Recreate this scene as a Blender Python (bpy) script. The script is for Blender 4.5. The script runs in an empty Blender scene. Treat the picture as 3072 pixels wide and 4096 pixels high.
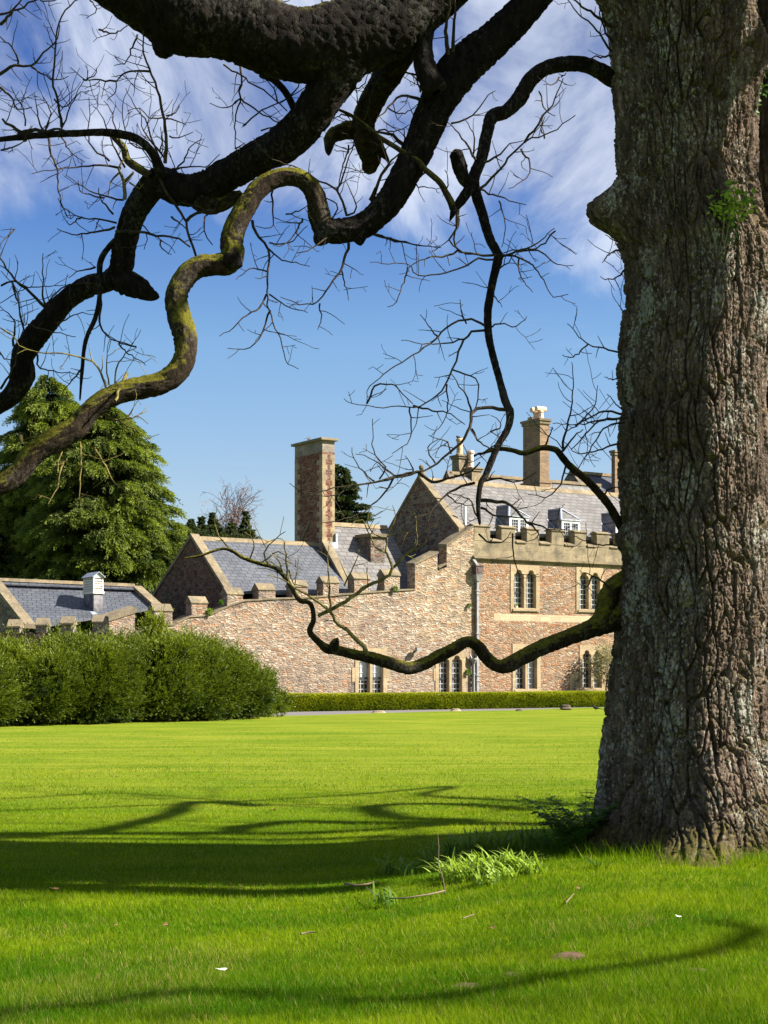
import bpy, math, random
import numpy as np
from mathutils import Vector
R = math.radians
# ------------------------------------------------------------------ camera, sky, sun, exposure
FPX, EYE, HOR = 6400.0, 1.6, 2690.0          # focal length and horizon of the 3072 x 4096 frame
scn = bpy.context.scene
COL = scn.collection
cam = bpy.data.cameras.new('camera'); camo = bpy.data.objects.new('camera', cam); COL.objects.link(camo)
camo.location = (0, 0, EYE); camo.rotation_euler = (R(90), 0, 0)
cam.sensor_fit = 'HORIZONTAL'; cam.sensor_width = 36; cam.lens = FPX / 3072 * 36
cam.shift_y = (HOR - 2048) / 3072; cam.clip_start = .5; cam.clip_end = 6000
scn.camera = camo
SUN_EL, SUN_AZ = 38.0, -5.0                    # azimuth counted from +X towards +Y
sd = bpy.data.lights.new('sun', 'SUN'); sd.energy = 5.0; sd.angle = R(.8); sd.color = (1, .93, .82)
so = bpy.data.objects.new('sun', sd); COL.objects.link(so)
sv = Vector((math.cos(R(SUN_EL)) * math.cos(R(SUN_AZ)), math.cos(R(SUN_EL)) * math.sin(R(SUN_AZ)), math.sin(R(SUN_EL))))
so.rotation_euler = sv.to_track_quat('Z', 'Y').to_euler()
scn.view_settings.view_transform = 'Standard'; scn.view_settings.look = 'None'
scn.view_settings.exposure = 1.75; scn.view_settings.gamma = 1
scn.cycles.max_bounces = 6; scn.cycles.diffuse_bounces = 2; scn.cycles.glossy_bounces = 2
scn.cycles.transmission_bounces = 2; scn.cycles.transparent_max_bounces = 4

class NG:
    """small helper to write node trees"""
    def __init__(s, nt): s.nt = nt; s.n = nt.nodes; s.l = nt.links
    def put(s, sock, v):
        if v is None: return
        if isinstance(v, bpy.types.NodeSocket): s.l.new(v, sock)
        elif isinstance(v, (tuple, list)) and len(v) == 3 and sock.type == 'RGBA': sock.default_value = (*v, 1)
        else: sock.default_value = v
    def __call__(s, typ, ins=None, out=0, **props):
        nd = s.n.new(typ)
        for k, v in props.items(): setattr(nd, k, v)
        for k, v in (ins or {}).items(): s.put(nd.inputs[k], v)
        return nd.outputs[out]
    def math(s, op, a, b=None, c=None, clamp=False):
        nd = s.n.new('ShaderNodeMath'); nd.operation = op; nd.use_clamp = clamp
        for i, v in enumerate((a, b, c)): s.put(nd.inputs[i], v)
        return nd.outputs[0]
    def mix(s, f, a, b, mode='MIX'):
        nd = s.n.new('ShaderNodeMix'); nd.data_type = 'RGBA'; nd.blend_type = mode
        s.put(nd.inputs[0], f); s.put(nd.inputs[6], a); s.put(nd.inputs[7], b)
        return nd.outputs[2]
    def ramp(s, f, stops, interp='LINEAR'):
        nd = s.n.new('ShaderNodeValToRGB'); cr = nd.color_ramp; cr.interpolation = interp
        while len(cr.elements) < len(stops): cr.elements.new(.5)
        for e, (p, c) in zip(cr.elements, stops):
            e.position = p; e.color = (*c, 1) if not isinstance(c, (int, float)) else (c, c, c, 1)
        s.put(nd.inputs[0], f); return nd.outputs[0]
    def noise(s, vec, scale, detail=3, rough=.55, dist=0):
        return s('ShaderNodeTexNoise', {'Vector': vec, 'Scale': scale, 'Detail': detail, 'Roughness': rough, 'Distortion': dist})
    def mapv(s, vec, sc=(1, 1, 1), loc=(0, 0, 0), rot=(0, 0, 0)):
        return s('ShaderNodeMapping', {'Vector': vec, 'Scale': sc, 'Location': loc, 'Rotation': rot})
    def smooth(s, v, a, b):
        nd = s.n.new('ShaderNodeMapRange'); nd.interpolation_type = 'SMOOTHSTEP'
        s.put(nd.inputs[0], v); nd.inputs[1].default_value = a; nd.inputs[2].default_value = b
        return nd.outputs[0]

world = bpy.data.worlds.new('World'); scn.world = world; world.use_nodes = True
world.node_tree.nodes.clear()
w = NG(world.node_tree)
sky = w('ShaderNodeTexSky', sky_type='NISHITA', sun_disc=False, sun_elevation=R(SUN_EL), sun_rotation=R(90 - SUN_AZ),
        air_density=1.0, dust_density=.6, ozone_density=2.5)
gen = w('ShaderNodeTexCoord', out=0)
sep = w.n.new('ShaderNodeSeparateXYZ'); w.l.new(gen, sep.inputs[0])
el = sep.outputs[2]
tint = w.ramp(el, [(0, (1.20, 1.05, .98)), (.10, (1.02, 1.0, 1.06)), (.20, (.84, 1.0, 1.14)), (.30, (.38, .60, 1.02)), (.40, (.26, .46, .9)), (.6, (.3, .5, .9))])
blue = w.mix(1.0, sky, tint, 'MULTIPLY')
den = w.math('ADD', el, .12)
cx = w.math('DIVIDE', sep.outputs[0], den); cy = w.math('DIVIDE', sep.outputs[1], den)
cv = w('ShaderNodeCombineXYZ', {0: cx, 1: cy, 2: 0.0})
big = w.noise(w.mapv(cv, (1.15, .40, 1), (2.6, 1.7, 0)), 1.15, 4, .55, .3)
fine = w.noise(w.mapv(cv, (1.7, .62, 1), (7.1, 3.2, 0)), 2.4, 6, .62, .5)
dens = w.math('ADD', w.math('MULTIPLY', big, .62), w.math('MULTIPLY', fine, .38))
hi = w.smooth(el, .19, .31)
lim = w.math('SUBTRACT', w.math('SUBTRACT', .67, w.math('MULTIPLY', hi, .315)), w.math('MULTIPLY', sep.outputs[0], .20))
cl = w.smooth(w.math('SUBTRACT', dens, lim), 0.0, .16)
wisp = w.smooth(w.noise(w.mapv(cv, (.55, 1.6, 1), (1.3, .4, 0)), 1.3, 5, .6), .52, .80)
wisp = w.math('MULTIPLY', wisp, w.math('MULTIPLY', w.smooth(el, .06, .18), .42))
cl = w.math('MAXIMUM', w.math('MULTIPLY', cl, .88), wisp)
ccol = w.ramp(w.math('ADD', w.math('MULTIPLY', fine, .7), w.math('MULTIPLY', big, .3)), [(.38, (1.9, 2.4, 3.8)), (.58, (5.6, 6.1, 7.2))])
skyc = w.mix(1.0, w.mix(cl, blue, ccol), (.84, .84, .84), 'MULTIPLY')
bg = w('ShaderNodeBackground', {'Color': skyc, 'Strength': .05})
wo = w.n.new('ShaderNodeOutputWorld'); w.l.new(bg, wo.inputs[0])

# ------------------------------------------------------------------ mesh and object helpers
def at(u, v, Y):
    """world point seen at frame pixel (u, v) at depth Y"""
    return np.array([(u - 1536) / FPX * Y, Y, EYE - (v - HOR) / FPX * Y])

class MB:
    """collects faces of one mesh, metre-scaled uvs follow each face's own plane"""
    def __init__(s): s.v = []; s.f = []; s.m = []
    def poly(s, pts, m=0):
        i = len(s.v); s.v += [tuple(map(float, p)) for p in pts]; s.f.append(tuple(range(i, i + len(pts)))); s.m.append(m)
    def box(s, a, b, m=0):
        x0, y0, z0 = a; x1, y1, z1 = b
        s.hexa([(x0, y0, z0), (x1, y0, z0), (x1, y1, z0), (x0, y1, z0)], [(x0, y0, z1), (x1, y0, z1), (x1, y1, z1), (x0, y1, z1)], m)
    def hexa(s, lo, hi, m=0):
        """closed prism between two loops of equal length (seen from above both counter-clockwise)"""
        i = len(s.v); n = len(lo); s.v += [tuple(map(float, p)) for p in list(lo) + list(hi)]
        s.f.append(tuple(range(i + n - 1, i - 1, -1))); s.m.append(m)
        s.f.append(tuple(range(i + n, i + 2 * n))); s.m.append(m)
        for k in range(n):
            j = (k + 1) % n; s.f.append((i + k, i + j, i + n + j, i + n + k)); s.m.append(m)
    def prism_t(s, prof, t0, t1, m=0):
        """profile in (s, z), counter-clockwise seen from the front, extruded along depth t"""
        s.hexa([(a, t0, z) for a, z in prof], [(a, t1, z) for a, z in prof], m)
    def cyl(s, c, r0, r1, z0, z1, n=12, m=0):
        A = [2 * math.pi * k / n for k in range(n)]
        s.hexa([(c[0] + r0 * math.cos(a), c[1] + r0 * math.sin(a), z0) for a in A], [(c[0] + r1 * math.cos(a), c[1] + r1 * math.sin(a), z1) for a in A], m)
    def lathe(s, c, prof, n=12, m=0):
        for (r0, z0), (r1, z1) in zip(prof, prof[1:]):
            for k in range(n):
                a, b = 2 * math.pi * k / n, 2 * math.pi * (k + 1) / n
                s.poly([(c[0] + r0 * math.cos(a), c[1] + r0 * math.sin(a), z0), (c[0] + r0 * math.cos(b), c[1] + r0 * math.sin(b), z0),
                        (c[0] + r1 * math.cos(b), c[1] + r1 * math.sin(b), z1), (c[0] + r1 * math.cos(a), c[1] + r1 * math.sin(a), z1)], m)
    def build(s, name, mats, parent=None, loc=None, smooth=False, uv=True, bevel=0):
        me = bpy.data.meshes.new(name); me.from_pydata(s.v, [], s.f)
        for m in (mats if isinstance(mats, (list, tuple)) else [mats]): me.materials.append(m)
        me.polygons.foreach_set('material_index', s.m)
        if smooth: me.polygons.foreach_set('use_smooth', [True] * len(s.f))
        if uv:
            L = me.uv_layers.new(name='uv').data
            for p in me.polygons:
                n = p.normal
                if abs(n.z) > .97: h, k = Vector((1, 0, 0)), Vector((0, 1, 0))
                else:
                    h = Vector((0, 0, 1)).cross(n).normalized(); k = n.cross(h)
                for li in p.loop_indices:
                    q = me.vertices[me.loops[li].vertex_index].co; L[li].uv = (q.dot(h), q.dot(k))
        o = bpy.data.objects.new(name, me); COL.objects.link(o)
        if parent: o.parent = parent
        if loc is not None: o.location = loc
        if bevel:
            b = o.modifiers.new('bevel', 'BEVEL'); b.width = bevel; b.segments = 2; b.limit_method = 'ANGLE'
        return o

def npmesh(name, V, F, mat, parent=None, base=(0, 0, 0), smooth=False, tone=None, loc=None):
    """mesh straight from numpy arrays; V in world metres, base = parent's world location"""
    V = np.asarray(V, dtype=np.float32) - np.asarray(base, dtype=np.float32); F = np.asarray(F, dtype=np.int32)
    me = bpy.data.meshes.new(name); n = F.shape[1]
    me.vertices.add(len(V)); me.vertices.foreach_set('co', V.ravel())
    me.loops.add(F.size); me.loops.foreach_set('vertex_index', F.ravel())
    me.polygons.add(len(F)); me.polygons.foreach_set('loop_start', np.arange(0, F.size, n, dtype=np.int32))
    me.polygons.foreach_set('loop_total', np.full(len(F), n, dtype=np.int32))
    me.polygons.foreach_set('use_smooth', np.full(len(F), smooth, dtype=bool))
    for m in (mat if isinstance(mat, (list, tuple)) else [mat]): me.materials.append(m)
    if tone is not None:
        at_ = me.attributes.new('tone', 'FLOAT', 'POINT'); at_.data.foreach_set('value', np.asarray(tone, dtype=np.float32))
    me.update(calc_edges=True); me.validate()
    o = bpy.data.objects.new(name, me); COL.objects.link(o)
    if parent: o.parent = parent
    if loc is not None: o.location = loc
    return o

def tag(o, label, cat, group=None):
    o['label'] = label; o['category'] = cat
    if group: o['group'] = group
    return o
def structure(o, kind='structure'): o['kind'] = kind; return o
def thing(name, label, cat, loc=(0, 0, 0), rz=0, group=None):
    o = bpy.data.objects.new(name, None); COL.objects.link(o); o.location = tuple(map(float, loc)); o.rotation_euler = (0, 0, rz)
    o.empty_display_size = .3
    return tag(o, label, cat, group)

# ------------------------------------------------------------------ numpy noise
def hsh(ix, iy, k): return np.modf(np.abs(np.sin(ix * 127.1 + iy * 311.7 + k * 74.7) * 43758.5453))[0]
def vnoise(x, y, k=0, wrap=None):
    ix = np.floor(x); iy = np.floor(y); fx = x - ix; fy = y - iy
    fx = fx * fx * (3 - 2 * fx); fy = fy * fy * (3 - 2 * fy)
    wr = (lambda a: np.mod(a, wrap)) if wrap else (lambda a: a)
    a = hsh(wr(ix), iy, k); b = hsh(wr(ix + 1), iy, k); c = hsh(wr(ix), iy + 1, k); d = hsh(wr(ix + 1), iy + 1, k)
    return (a + (b - a) * fx) * (1 - fy) + (c + (d - c) * fx) * fy
def fbm(x, y, k=0, o=4):
    s = 0; a = .5
    for i in range(o): s = s + a * vnoise(x * 2 ** i, y * 2 ** i, k + i * 7); a *= .5
    return s
def worley(x, y, k=0, wrap=None):
    """distance to nearest cell border (F2 - F1) and a random value per cell"""
    ix = np.floor(x); iy = np.floor(y); f1 = np.full(x.shape, 9.); f2 = np.full(x.shape, 9.); cid = np.zeros(x.shape)
    for dx in (-1, 0, 1):
        for dy in (-1, 0, 1):
            cx_ = ix + dx; cy_ = iy + dy; wx = np.mod(cx_, wrap) if wrap else cx_
            px = cx_ + .1 + .8 * hsh(wx, cy_, k); py = cy_ + .1 + .8 * hsh(wx, cy_, k + 3)
            d = np.hypot(px - x, py - y); c = hsh(wx, cy_, k + 5)
            m = d < f1; f2 = np.where(m, f1, np.minimum(f2, d)); cid = np.where(m, c, cid); f1 = np.where(m, d, f1)
    return f2 - f1, cid
def sstep(x, a, b):
    t = np.clip((x - a) / (b - a), 0, 1); return t * t * (3 - 2 * t)
def gh(x, y):
    """height of the lawn"""
    x = np.asarray(x, float); y = np.asarray(y, float)
    h = .04 + .05 * (vnoise(x * .35 + 9, y * .3 + 4, 2) - .5)
    h = h + .03 * np.exp(-((x - 3.0) ** 2 + (y - 14.2) ** 2) / 4.0)
    h = h - .30 * sstep(-x, -2.0, 1.2) * np.exp(-((y - 12.5) / 5.0) ** 2)
    return h
# ------------------------------------------------------------------ materials
def mat(name):
    m = bpy.data.materials.new(name); m.use_nodes = True; m.node_tree.nodes.clear(); return m, NG(m.node_tree)
def finish(m, g, col, rough=.85, bump=None, strength=.5, dist=.02, spec=.3, **kw):
    ins = {'Base Color': col, 'Roughness': rough, 'Specular IOR Level': spec}; ins.update(kw)
    if bump is not None: ins['Normal'] = g('ShaderNodeBump', {'Height': bump, 'Strength': strength, 'Distance': dist})
    b = g('ShaderNodeBsdfPrincipled', ins); o = g.n.new('ShaderNodeOutputMaterial'); g.l.new(b, o.inputs[0]); return m
def plain(name, col, rough=.7, metal=0, spec=.4, var=.15, scale=6):
    m, g = mat(name); p = g('ShaderNodeTexCoord', out=3)
    n = g.noise(p, scale, 4)
    c = g.mix(g.smooth(n, .3, .7), tuple(c * (1 - var) for c in col), tuple(min(1, c * (1 + var)) for c in col))
    return finish(m, g, c, rough, n, .15, .01, spec, Metallic=metal)

def rubble(name, pal, mortar, w=.34, h=.135, stain=(.10, .09, .075), stain_amt=.55, patch=None, seed=0., dark_bands=None):
    """random coursed rubble: stretched cells with a colour each, lime mortar, weather stains"""
    m, g = mat(name); uv = g('ShaderNodeUVMap')
    n1 = g('ShaderNodeTexNoise', {'Vector': uv, 'Scale': 2.6, 'Detail': 2.0}, out=1)
    wv = g.mix(.10, uv, n1, 'LINEAR_LIGHT')
    v = g.mapv(wv, (1 / w, 1 / h, 1), (seed, seed * .7, 0))
    cell = g('ShaderNodeTexVoronoi', {'Vector': v, 'Scale': 1.0, 'Randomness': .75}, out=1)
    edge = g('ShaderNodeTexVoronoi', {'Vector': v, 'Scale': 1.0, 'Randomness': .75}, feature='DISTANCE_TO_EDGE')
    cs = g.n.new('ShaderNodeSeparateColor'); g.l.new(cell, cs.inputs[0])
    stops = [(i / len(pal), c) for i, c in enumerate(pal)]
    big = g.noise(uv, .38, 3, .6)
    sel = g.math('ADD', g.math('MULTIPLY', cs.outputs[0], .8), g.math('MULTIPLY', g.math('SUBTRACT', big, .5), 1.1))
    c = g.ramp(g.math('ADD', sel, .12), stops, 'CONSTANT')
    c = g.mix(1.0, c, g.ramp(cs.outputs[1], [(0, .34), (1, .63)]), 'MULTIPLY')
    fine = g.noise(uv, 22, 4, .65)
    c = g.mix(1.0, c, g.ramp(fine, [(.3, .72), (.7, 1.22)]), 'MULTIPLY')
    mo = g.math('SUBTRACT', 1.0, g.smooth(edge, .015, .075))
    c = g.mix(g.math('MULTIPLY', mo, .75), c, g.mix(1.0, mortar, g.ramp(g.noise(uv, 5, 3), [(.3, .7), (.7, 1.15)]), 'MULTIPLY'))
    st = g.math('MULTIPLY', g.smooth(g.noise(g.mapv(uv, (1.0, .55, 1), (seed + 3, 1, 0)), .9, 5, .65), .50, .74), stain_amt)
    c = g.mix(st, c, stain)
    if patch: c = g.mix(g.math('MULTIPLY', g.smooth(g.noise(g.mapv(uv, (.8, 1.1, 1), (seed, 5, 0)), .35, 3), .45, .62), .7), c, patch)
    hgt = g.math('ADD', g.math('MULTIPLY', g.smooth(edge, .0, .22), .8), g.math('ADD', g.math('MULTIPLY', fine, .35), g.math('MULTIPLY', cs.outputs[2], .5)))
    return finish(m, g, c, .92, hgt, .9, .030, .12)

def ashlar(name, col, dark, w=.75, h=.38, stain_amt=.6, lichen=(.42, .34, .12), mortar=.7):
    m, g = mat(name); uv = g('ShaderNodeUVMap')
    br = g.n.new('ShaderNodeTexBrick'); g.l.new(uv, br.inputs['Vector'])
    for k, v in {'Scale': 1.0, 'Brick Width': w, 'Row Height': h, 'Mortar Size': .006, 'Mortar Smooth': .3, 'Bias': 0.0}.items(): br.inputs[k].default_value = v
    br.inputs['Color1'].default_value = (*col, 1); br.inputs['Color2'].default_value = (*[c * .72 for c in col], 1)
    br.inputs['Mortar'].default_value = (*[c * mortar for c in col], 1)
    pos = g('ShaderNodeTexCoord', out=3)
    n = g.noise(pos, 1.7, 6, .68); f = g.noise(pos, 16, 4, .65)
    c = g.mix(g.math('MULTIPLY', g.smooth(n, .42, .66), stain_amt), br.outputs[0], dark)
    c = g.mix(g.math('MULTIPLY', g.smooth(g.noise(pos, 4.2, 5, .7), .56, .7), .5), c, lichen)
    c = g.mix(1.0, c, g.ramp(f, [(.3, .75), (.7, 1.18)]), 'MULTIPLY')
    hgt = g.math('SUBTRACT', g.math('MULTIPLY', f, .6), g.math('MULTIPLY', br.outputs[1], .5))
    return finish(m, g, c, .92, hgt, .6, .02, .15)

def brickm(name, c1, c2, mortar, w=.24, h=.085, stain=(.09, .075, .06), stain_amt=.5):
    m, g = mat(name); uv = g('ShaderNodeUVMap')
    br = g.n.new('ShaderNodeTexBrick'); g.l.new(uv, br.inputs['Vector'])
    for k, v in {'Scale': 1.0, 'Brick Width': w, 'Row Height': h, 'Mortar Size': .008, 'Mortar Smooth': .2, 'Bias': -.1}.items(): br.inputs[k].default_value = v
    br.inputs['Color1'].default_value = (*c1, 1); br.inputs['Color2'].default_value = (*c2, 1); br.inputs['Mortar'].default_value = (*mortar, 1)
    n = g.noise(uv, 1.4, 5, .65); f = g.noise(uv, 18, 4, .6)
    c = g.mix(g.math('MULTIPLY', g.smooth(n, .45, .7), stain_amt), br.outputs[0], stain)
    c = g.mix(1.0, c, g.ramp(f, [(.3, .75), (.7, 1.2)]), 'MULTIPLY')
    return finish(m, g, c, .9, g.math('SUBTRACT', f, br.outputs[1]), .6, .02, .15)

def slate(name, c1, c2, gap, w=.34, h=.24, streak=None):
    """lapped slates: shade per slate, dark lap line, tail standing proud"""
    m, g = mat(name); uv = g('ShaderNodeUVMap')
    wob = g('ShaderNodeTexNoise', {'Vector': uv, 'Scale': 3.0, 'Detail': 2.0}, out=1)
    vec = g.mix(.018, uv, wob, 'LINEAR_LIGHT')
    br = g.n.new('ShaderNodeTexBrick'); g.l.new(vec, br.inputs['Vector'])
    for k, v in {'Scale': 1.0, 'Brick Width': w, 'Row Height': h, 'Mortar Size': .018, 'Mortar Smooth': .25, 'Bias': 0.0}.items(): br.inputs[k].default_value = v
    br.inputs['Color1'].default_value = (*c1, 1); br.inputs['Color2'].default_value = (*c2, 1); br.inputs['Mortar'].default_value = (*gap, 1)
    n = g.noise(uv, .7, 5, .65); f = g.noise(uv, 12, 4, .6)
    c = g.mix(1.0, br.outputs[0], g.ramp(n, [(.3, .78), (.7, 1.18)]), 'MULTIPLY')
    c = g.mix(1.0, c, g.ramp(f, [(.3, .85), (.7, 1.12)]), 'MULTIPLY')
    if streak: c = g.mix(g.math('MULTIPLY', g.smooth(g.noise(g.mapv(uv, (2.2, .5, 1)), 1.1, 5, .7), .55, .75), .5), c, streak)
    sp = g.n.new('ShaderNodeSeparateXYZ'); g.l.new(vec, sp.inputs[0])
    saw = g.math('FRACT', g.math('DIVIDE', sp.outputs[1], h))
    hgt = g.math('SUBTRACT', g.math('SUBTRACT', 1.0, g.math('MULTIPLY', saw, .8)), g.math('MULTIPLY', br.outputs[1], .5))
    return finish(m, g, c, .62, hgt, .5, .02, .35)

def leafm(name, lo, hi, trans=.35, rough=.55, var=.25, tcol=1.25, straw=None):
    """leaf tissue: colour per leaf from the 'tone' attribute, light passes through"""
    m, g = mat(name)
    t = g('ShaderNodeAttribute', attribute_name='tone', out=2)
    p = g('ShaderNodeTexCoord', out=3)
    n = g.noise(p, 1.3, 3)
    c = g.ramp(g.math('ADD', t, g.math('MULTIPLY', g.math('SUBTRACT', n, .5), var * 2)), [(.05, lo), (.95, hi)])
    if straw: c = g.mix(g.smooth(t, 1.5, 1.6), c, straw)
    b = g('ShaderNodeBsdfPrincipled', {'Base Color': c, 'Roughness': rough, 'Specular IOR Level': .25 if not straw else .06})
    tr = g('ShaderNodeBsdfTranslucent', {'Color': g.mix(1.0, c, (tcol, tcol, .6), 'MULTIPLY')})
    mx = g.n.new('ShaderNodeMixShader'); mx.inputs[0].default_value = trans; g.l.new(b, mx.inputs[1]); g.l.new(tr, mx.inputs[2])
    o = g.n.new('ShaderNodeOutputMaterial'); g.l.new(mx.outputs[0], o.inputs[0]); return m

PAL = [(.56, .40, .26), (.48, .33, .21), (.56, .31, .17), (.60, .46, .33), (.52, .25, .12), (.56, .38, .25), (.40, .29, .21), (.58, .37, .23), (.62, .50, .38), (.50, .21, .09)]
PALW = [(.60, .49, .37), (.50, .38, .27), (.56, .33, .20), (.64, .54, .42), (.54, .42, .31), (.42, .33, .26), (.60, .43, .30), (.66, .57, .46)]
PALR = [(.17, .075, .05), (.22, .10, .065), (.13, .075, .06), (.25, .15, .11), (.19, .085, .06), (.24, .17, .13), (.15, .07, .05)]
PALB = [(.24, .19, .15), (.30, .25, .19), (.20, .15, .13), (.28, .17, .12), (.17, .15, .14), (.33, .28, .22), (.22, .19, .16)]
m_wing = rubble('red and cream rubble', PAL, (.28, .195, .13), .24, .082, stain_amt=.45, seed=2)
m_curt = rubble('pale weathered rubble', PALW, (.29, .22, .162), .25, .085, stain=(.13, .105, .09), stain_amt=.9, seed=7)
m_tower = rubble('cream rubble', PALW, (.37, .28, .165), .27, .095, stain_amt=.5, seed=12)
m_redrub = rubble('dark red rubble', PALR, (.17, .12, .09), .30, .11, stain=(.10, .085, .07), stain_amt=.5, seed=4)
m_brown = rubble('brown lias rubble', PALB, (.26, .22, .17), .34, .15, stain=(.10, .09, .08), stain_amt=.5, seed=9)
m_chim = rubble('red sandstone coursed rubble', [(.30, .12, .08), (.36, .17, .11), (.26, .10, .07), (.42, .26, .18), (.34, .14, .09)], (.22, .13, .09), .30, .085, stain=(.13, .10, .085), stain_amt=.5, seed=15)
m_ash = ashlar('yellow grey ashlar', (.26, .21, .135), (.075, .067, .05), stain_amt=.75)
m_quoin = ashlar('clean limestone dressing', (.37, .285, .175), (.21, .165, .105), .9, .45, .35, (.50, .40, .22), .85)
m_cope = ashlar('lichened coping stone', (.22, .178, .115), (.075, .067, .052), .9, .8, .55, (.46, .36, .14))
m_ridge = ashlar('old ridge stones', (.27, .21, .13), (.11, .095, .07), .45, 1.0, .6, (.36, .27, .13))
m_brick2 = brickm('yellow brown brick', (.27, .18, .105), (.17, .115, .075), (.22, .17, .115))
m_slateg = slate('pale grey slates', (.145, .138, .132), (.098, .094, .093), (.036, .032, .03), .42, .27)
m_slateb = slate('blue slates', (.058, .066, .082), (.084, .091, .106), (.02, .022, .028), .36, .24, streak=(.12, .132, .15))
m_slated = slate('dark blue slates', (.038, .046, .075), (.055, .063, .092), (.015, .018, .028), .36, .24)
m_lead = plain('lead sheet', (.30, .33, .38), .5, .3, var=.25)
m_leadd = plain('stained lead', (.16, .15, .155), .5, .2, var=.6, scale=3)
m_white = plain('white paint', (.72, .72, .68), .5, var=.05)
m_cream = plain('cream painted louvre', (.62, .58, .48), .55, var=.08)
m_iron = plain('grey painted iron', (.24, .235, .23), .5, var=.2)
m_came = plain('lead cames', (.38, .40, .42), .5, var=.1)
m_black = plain('black window iron', (.03, .032, .04), .4)
m_pot = plain('buff clay chimney pot', (.42, .30, .16), .75, var=.35, scale=3)
m_terra = plain('terracotta cowl', (.60, .42, .30), .7, var=.2)
m_rust = plain('brown iron hopper', (.075, .05, .045), .5, var=.3)
def glassm():
    m, g = mat('dark window glass'); p = g('ShaderNodeTexCoord', out=3)
    n = g.noise(p, 2.2, 2)
    return finish(m, g, g.ramp(n, [(.35, (.008, .010, .013)), (.7, (.04, .045, .05))]), .08, g.noise(p, 3, 1), .12, .05, .6)
m_glass = glassm()
def curtm(name, a, b):
    m, g = mat(name); p = g('ShaderNodeTexCoord', out=3)
    wv = g('ShaderNodeTexWave', {'Vector': p, 'Scale': 2.6, 'Distortion': 1.5, 'Detail': 1.0})
    return finish(m, g, g.mix(wv, a, b), .25, None, spec=.5)
m_curtain = curtm('grey curtain behind glass', (.13, .13, .125), (.30, .30, .285))
m_blind = curtm('pale blind behind glass', (.42, .46, .48), (.52, .55, .55))

def barkm(name, moss=0., lichen=0., dark=(.038, .029, .022), light=(.13, .10, .078), moss_lo=.55, foot=False):
    m, g = mat(name); p = g('ShaderNodeTexCoord', out=3); geo = g.n.new('ShaderNodeNewGeometry')
    st = g.mapv(p, (1, 1, .32))
    n = g.noise(st, 9, 6, .7); f = g.noise(p, 60, 4, .7); b = g.noise(p, 2.2, 3)
    c = g.ramp(g.math('ADD', g.math('MULTIPLY', n, .7), g.math('MULTIPLY', f, .3)), [(.30, dark), (.68, light)])
    c = g.mix(1.0, c, g.ramp(b, [(.3, .75), (.7, 1.25)]), 'MULTIPLY')
    c = g.mix(g.math('MULTIPLY', g.smooth(g.noise(g.mapv(p, (1, 1, .5)), 1.1, 4, .65), .42, .66), .45), c, g.mix(1.0, c, (.62, .55, .50), 'MULTIPLY'))
    c = g.mix(1.0, c, g.ramp(g.noise(g.mapv(p, (1, 1, .3)), 20, 4, .7), [(.36, .45), (.62, 1.35)]), 'MULTIPLY')
    if lichen:
        l = g.math('MULTIPLY', g.smooth(g.math('ADD', g.math('MULTIPLY', g.noise(g.mapv(p, (1, 1, .45)), 2.6, 4, .65), .48), g.math('MULTIPLY', g.noise(g.mapv(p, (1, 1, .6)), 34, 4, .7), .52)), .53, .585), lichen)
        c = g.mix(l, c, g.mix(g.noise(p, 14, 3), (.22, .22, .185), (.44, .43, .36)))
    if foot:
        sz = g.n.new('ShaderNodeSeparateXYZ'); g.l.new(p, sz.inputs[0])
        k0 = g.smooth(g.math('SUBTRACT', g.math('MULTIPLY', g.noise(p, 4.0, 5, .7), 1.3), sz.outputs[2]), .12, .55)
        c = g.mix(g.math('MULTIPLY', k0, .8), c, g.ramp(g.noise(p, 22, 4, .7), [(.35, (.016, .012, .007)), (.68, (.075, .06, .016))]))
    if moss:
        sp = g.n.new('ShaderNodeSeparateXYZ'); g.l.new(geo.outputs['Normal'], sp.inputs[0])
        up = g.math('ADD', g.math('MULTIPLY', sp.outputs[2], .42), g.math('ADD', g.math('MULTIPLY', g.noise(p, 5.5, 5, .7), .9), g.math('MULTIPLY', g.noise(p, 45, 3), .25)))
        k = g.math('MULTIPLY', g.smooth(up, moss_lo + .10, moss_lo + .30), moss)
        c = g.mix(k, c, g.ramp(g.noise(p, 26, 4, .7), [(.3, (.04, .042, .005)), (.7, (.165, .148, .014))]))
    return finish(m, g, c, .92, g.math('ADD', f, g.math('MULTIPLY', n, .8)), .9, .018, .10)
m_trunk = barkm('ridged grey bark with lichen', .35, .85, (.022, .015, .011), (.20, .148, .113), .60, True)
m_stem2 = barkm('dark ridged bark', .0, .15)
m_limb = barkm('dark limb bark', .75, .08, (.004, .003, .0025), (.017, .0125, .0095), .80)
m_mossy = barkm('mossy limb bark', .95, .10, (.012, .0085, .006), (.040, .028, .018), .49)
m_root = barkm('root bark with moss', .6, .2, moss_lo=.72)
m_twig = barkm('twig bark', .25, .0, (.022, .016, .011), (.075, .058, .038), .76)
m_twigy = barkm('lichen gold twig', .6, .0, (.09, .075, .03), (.27, .22, .08), .60)

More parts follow.
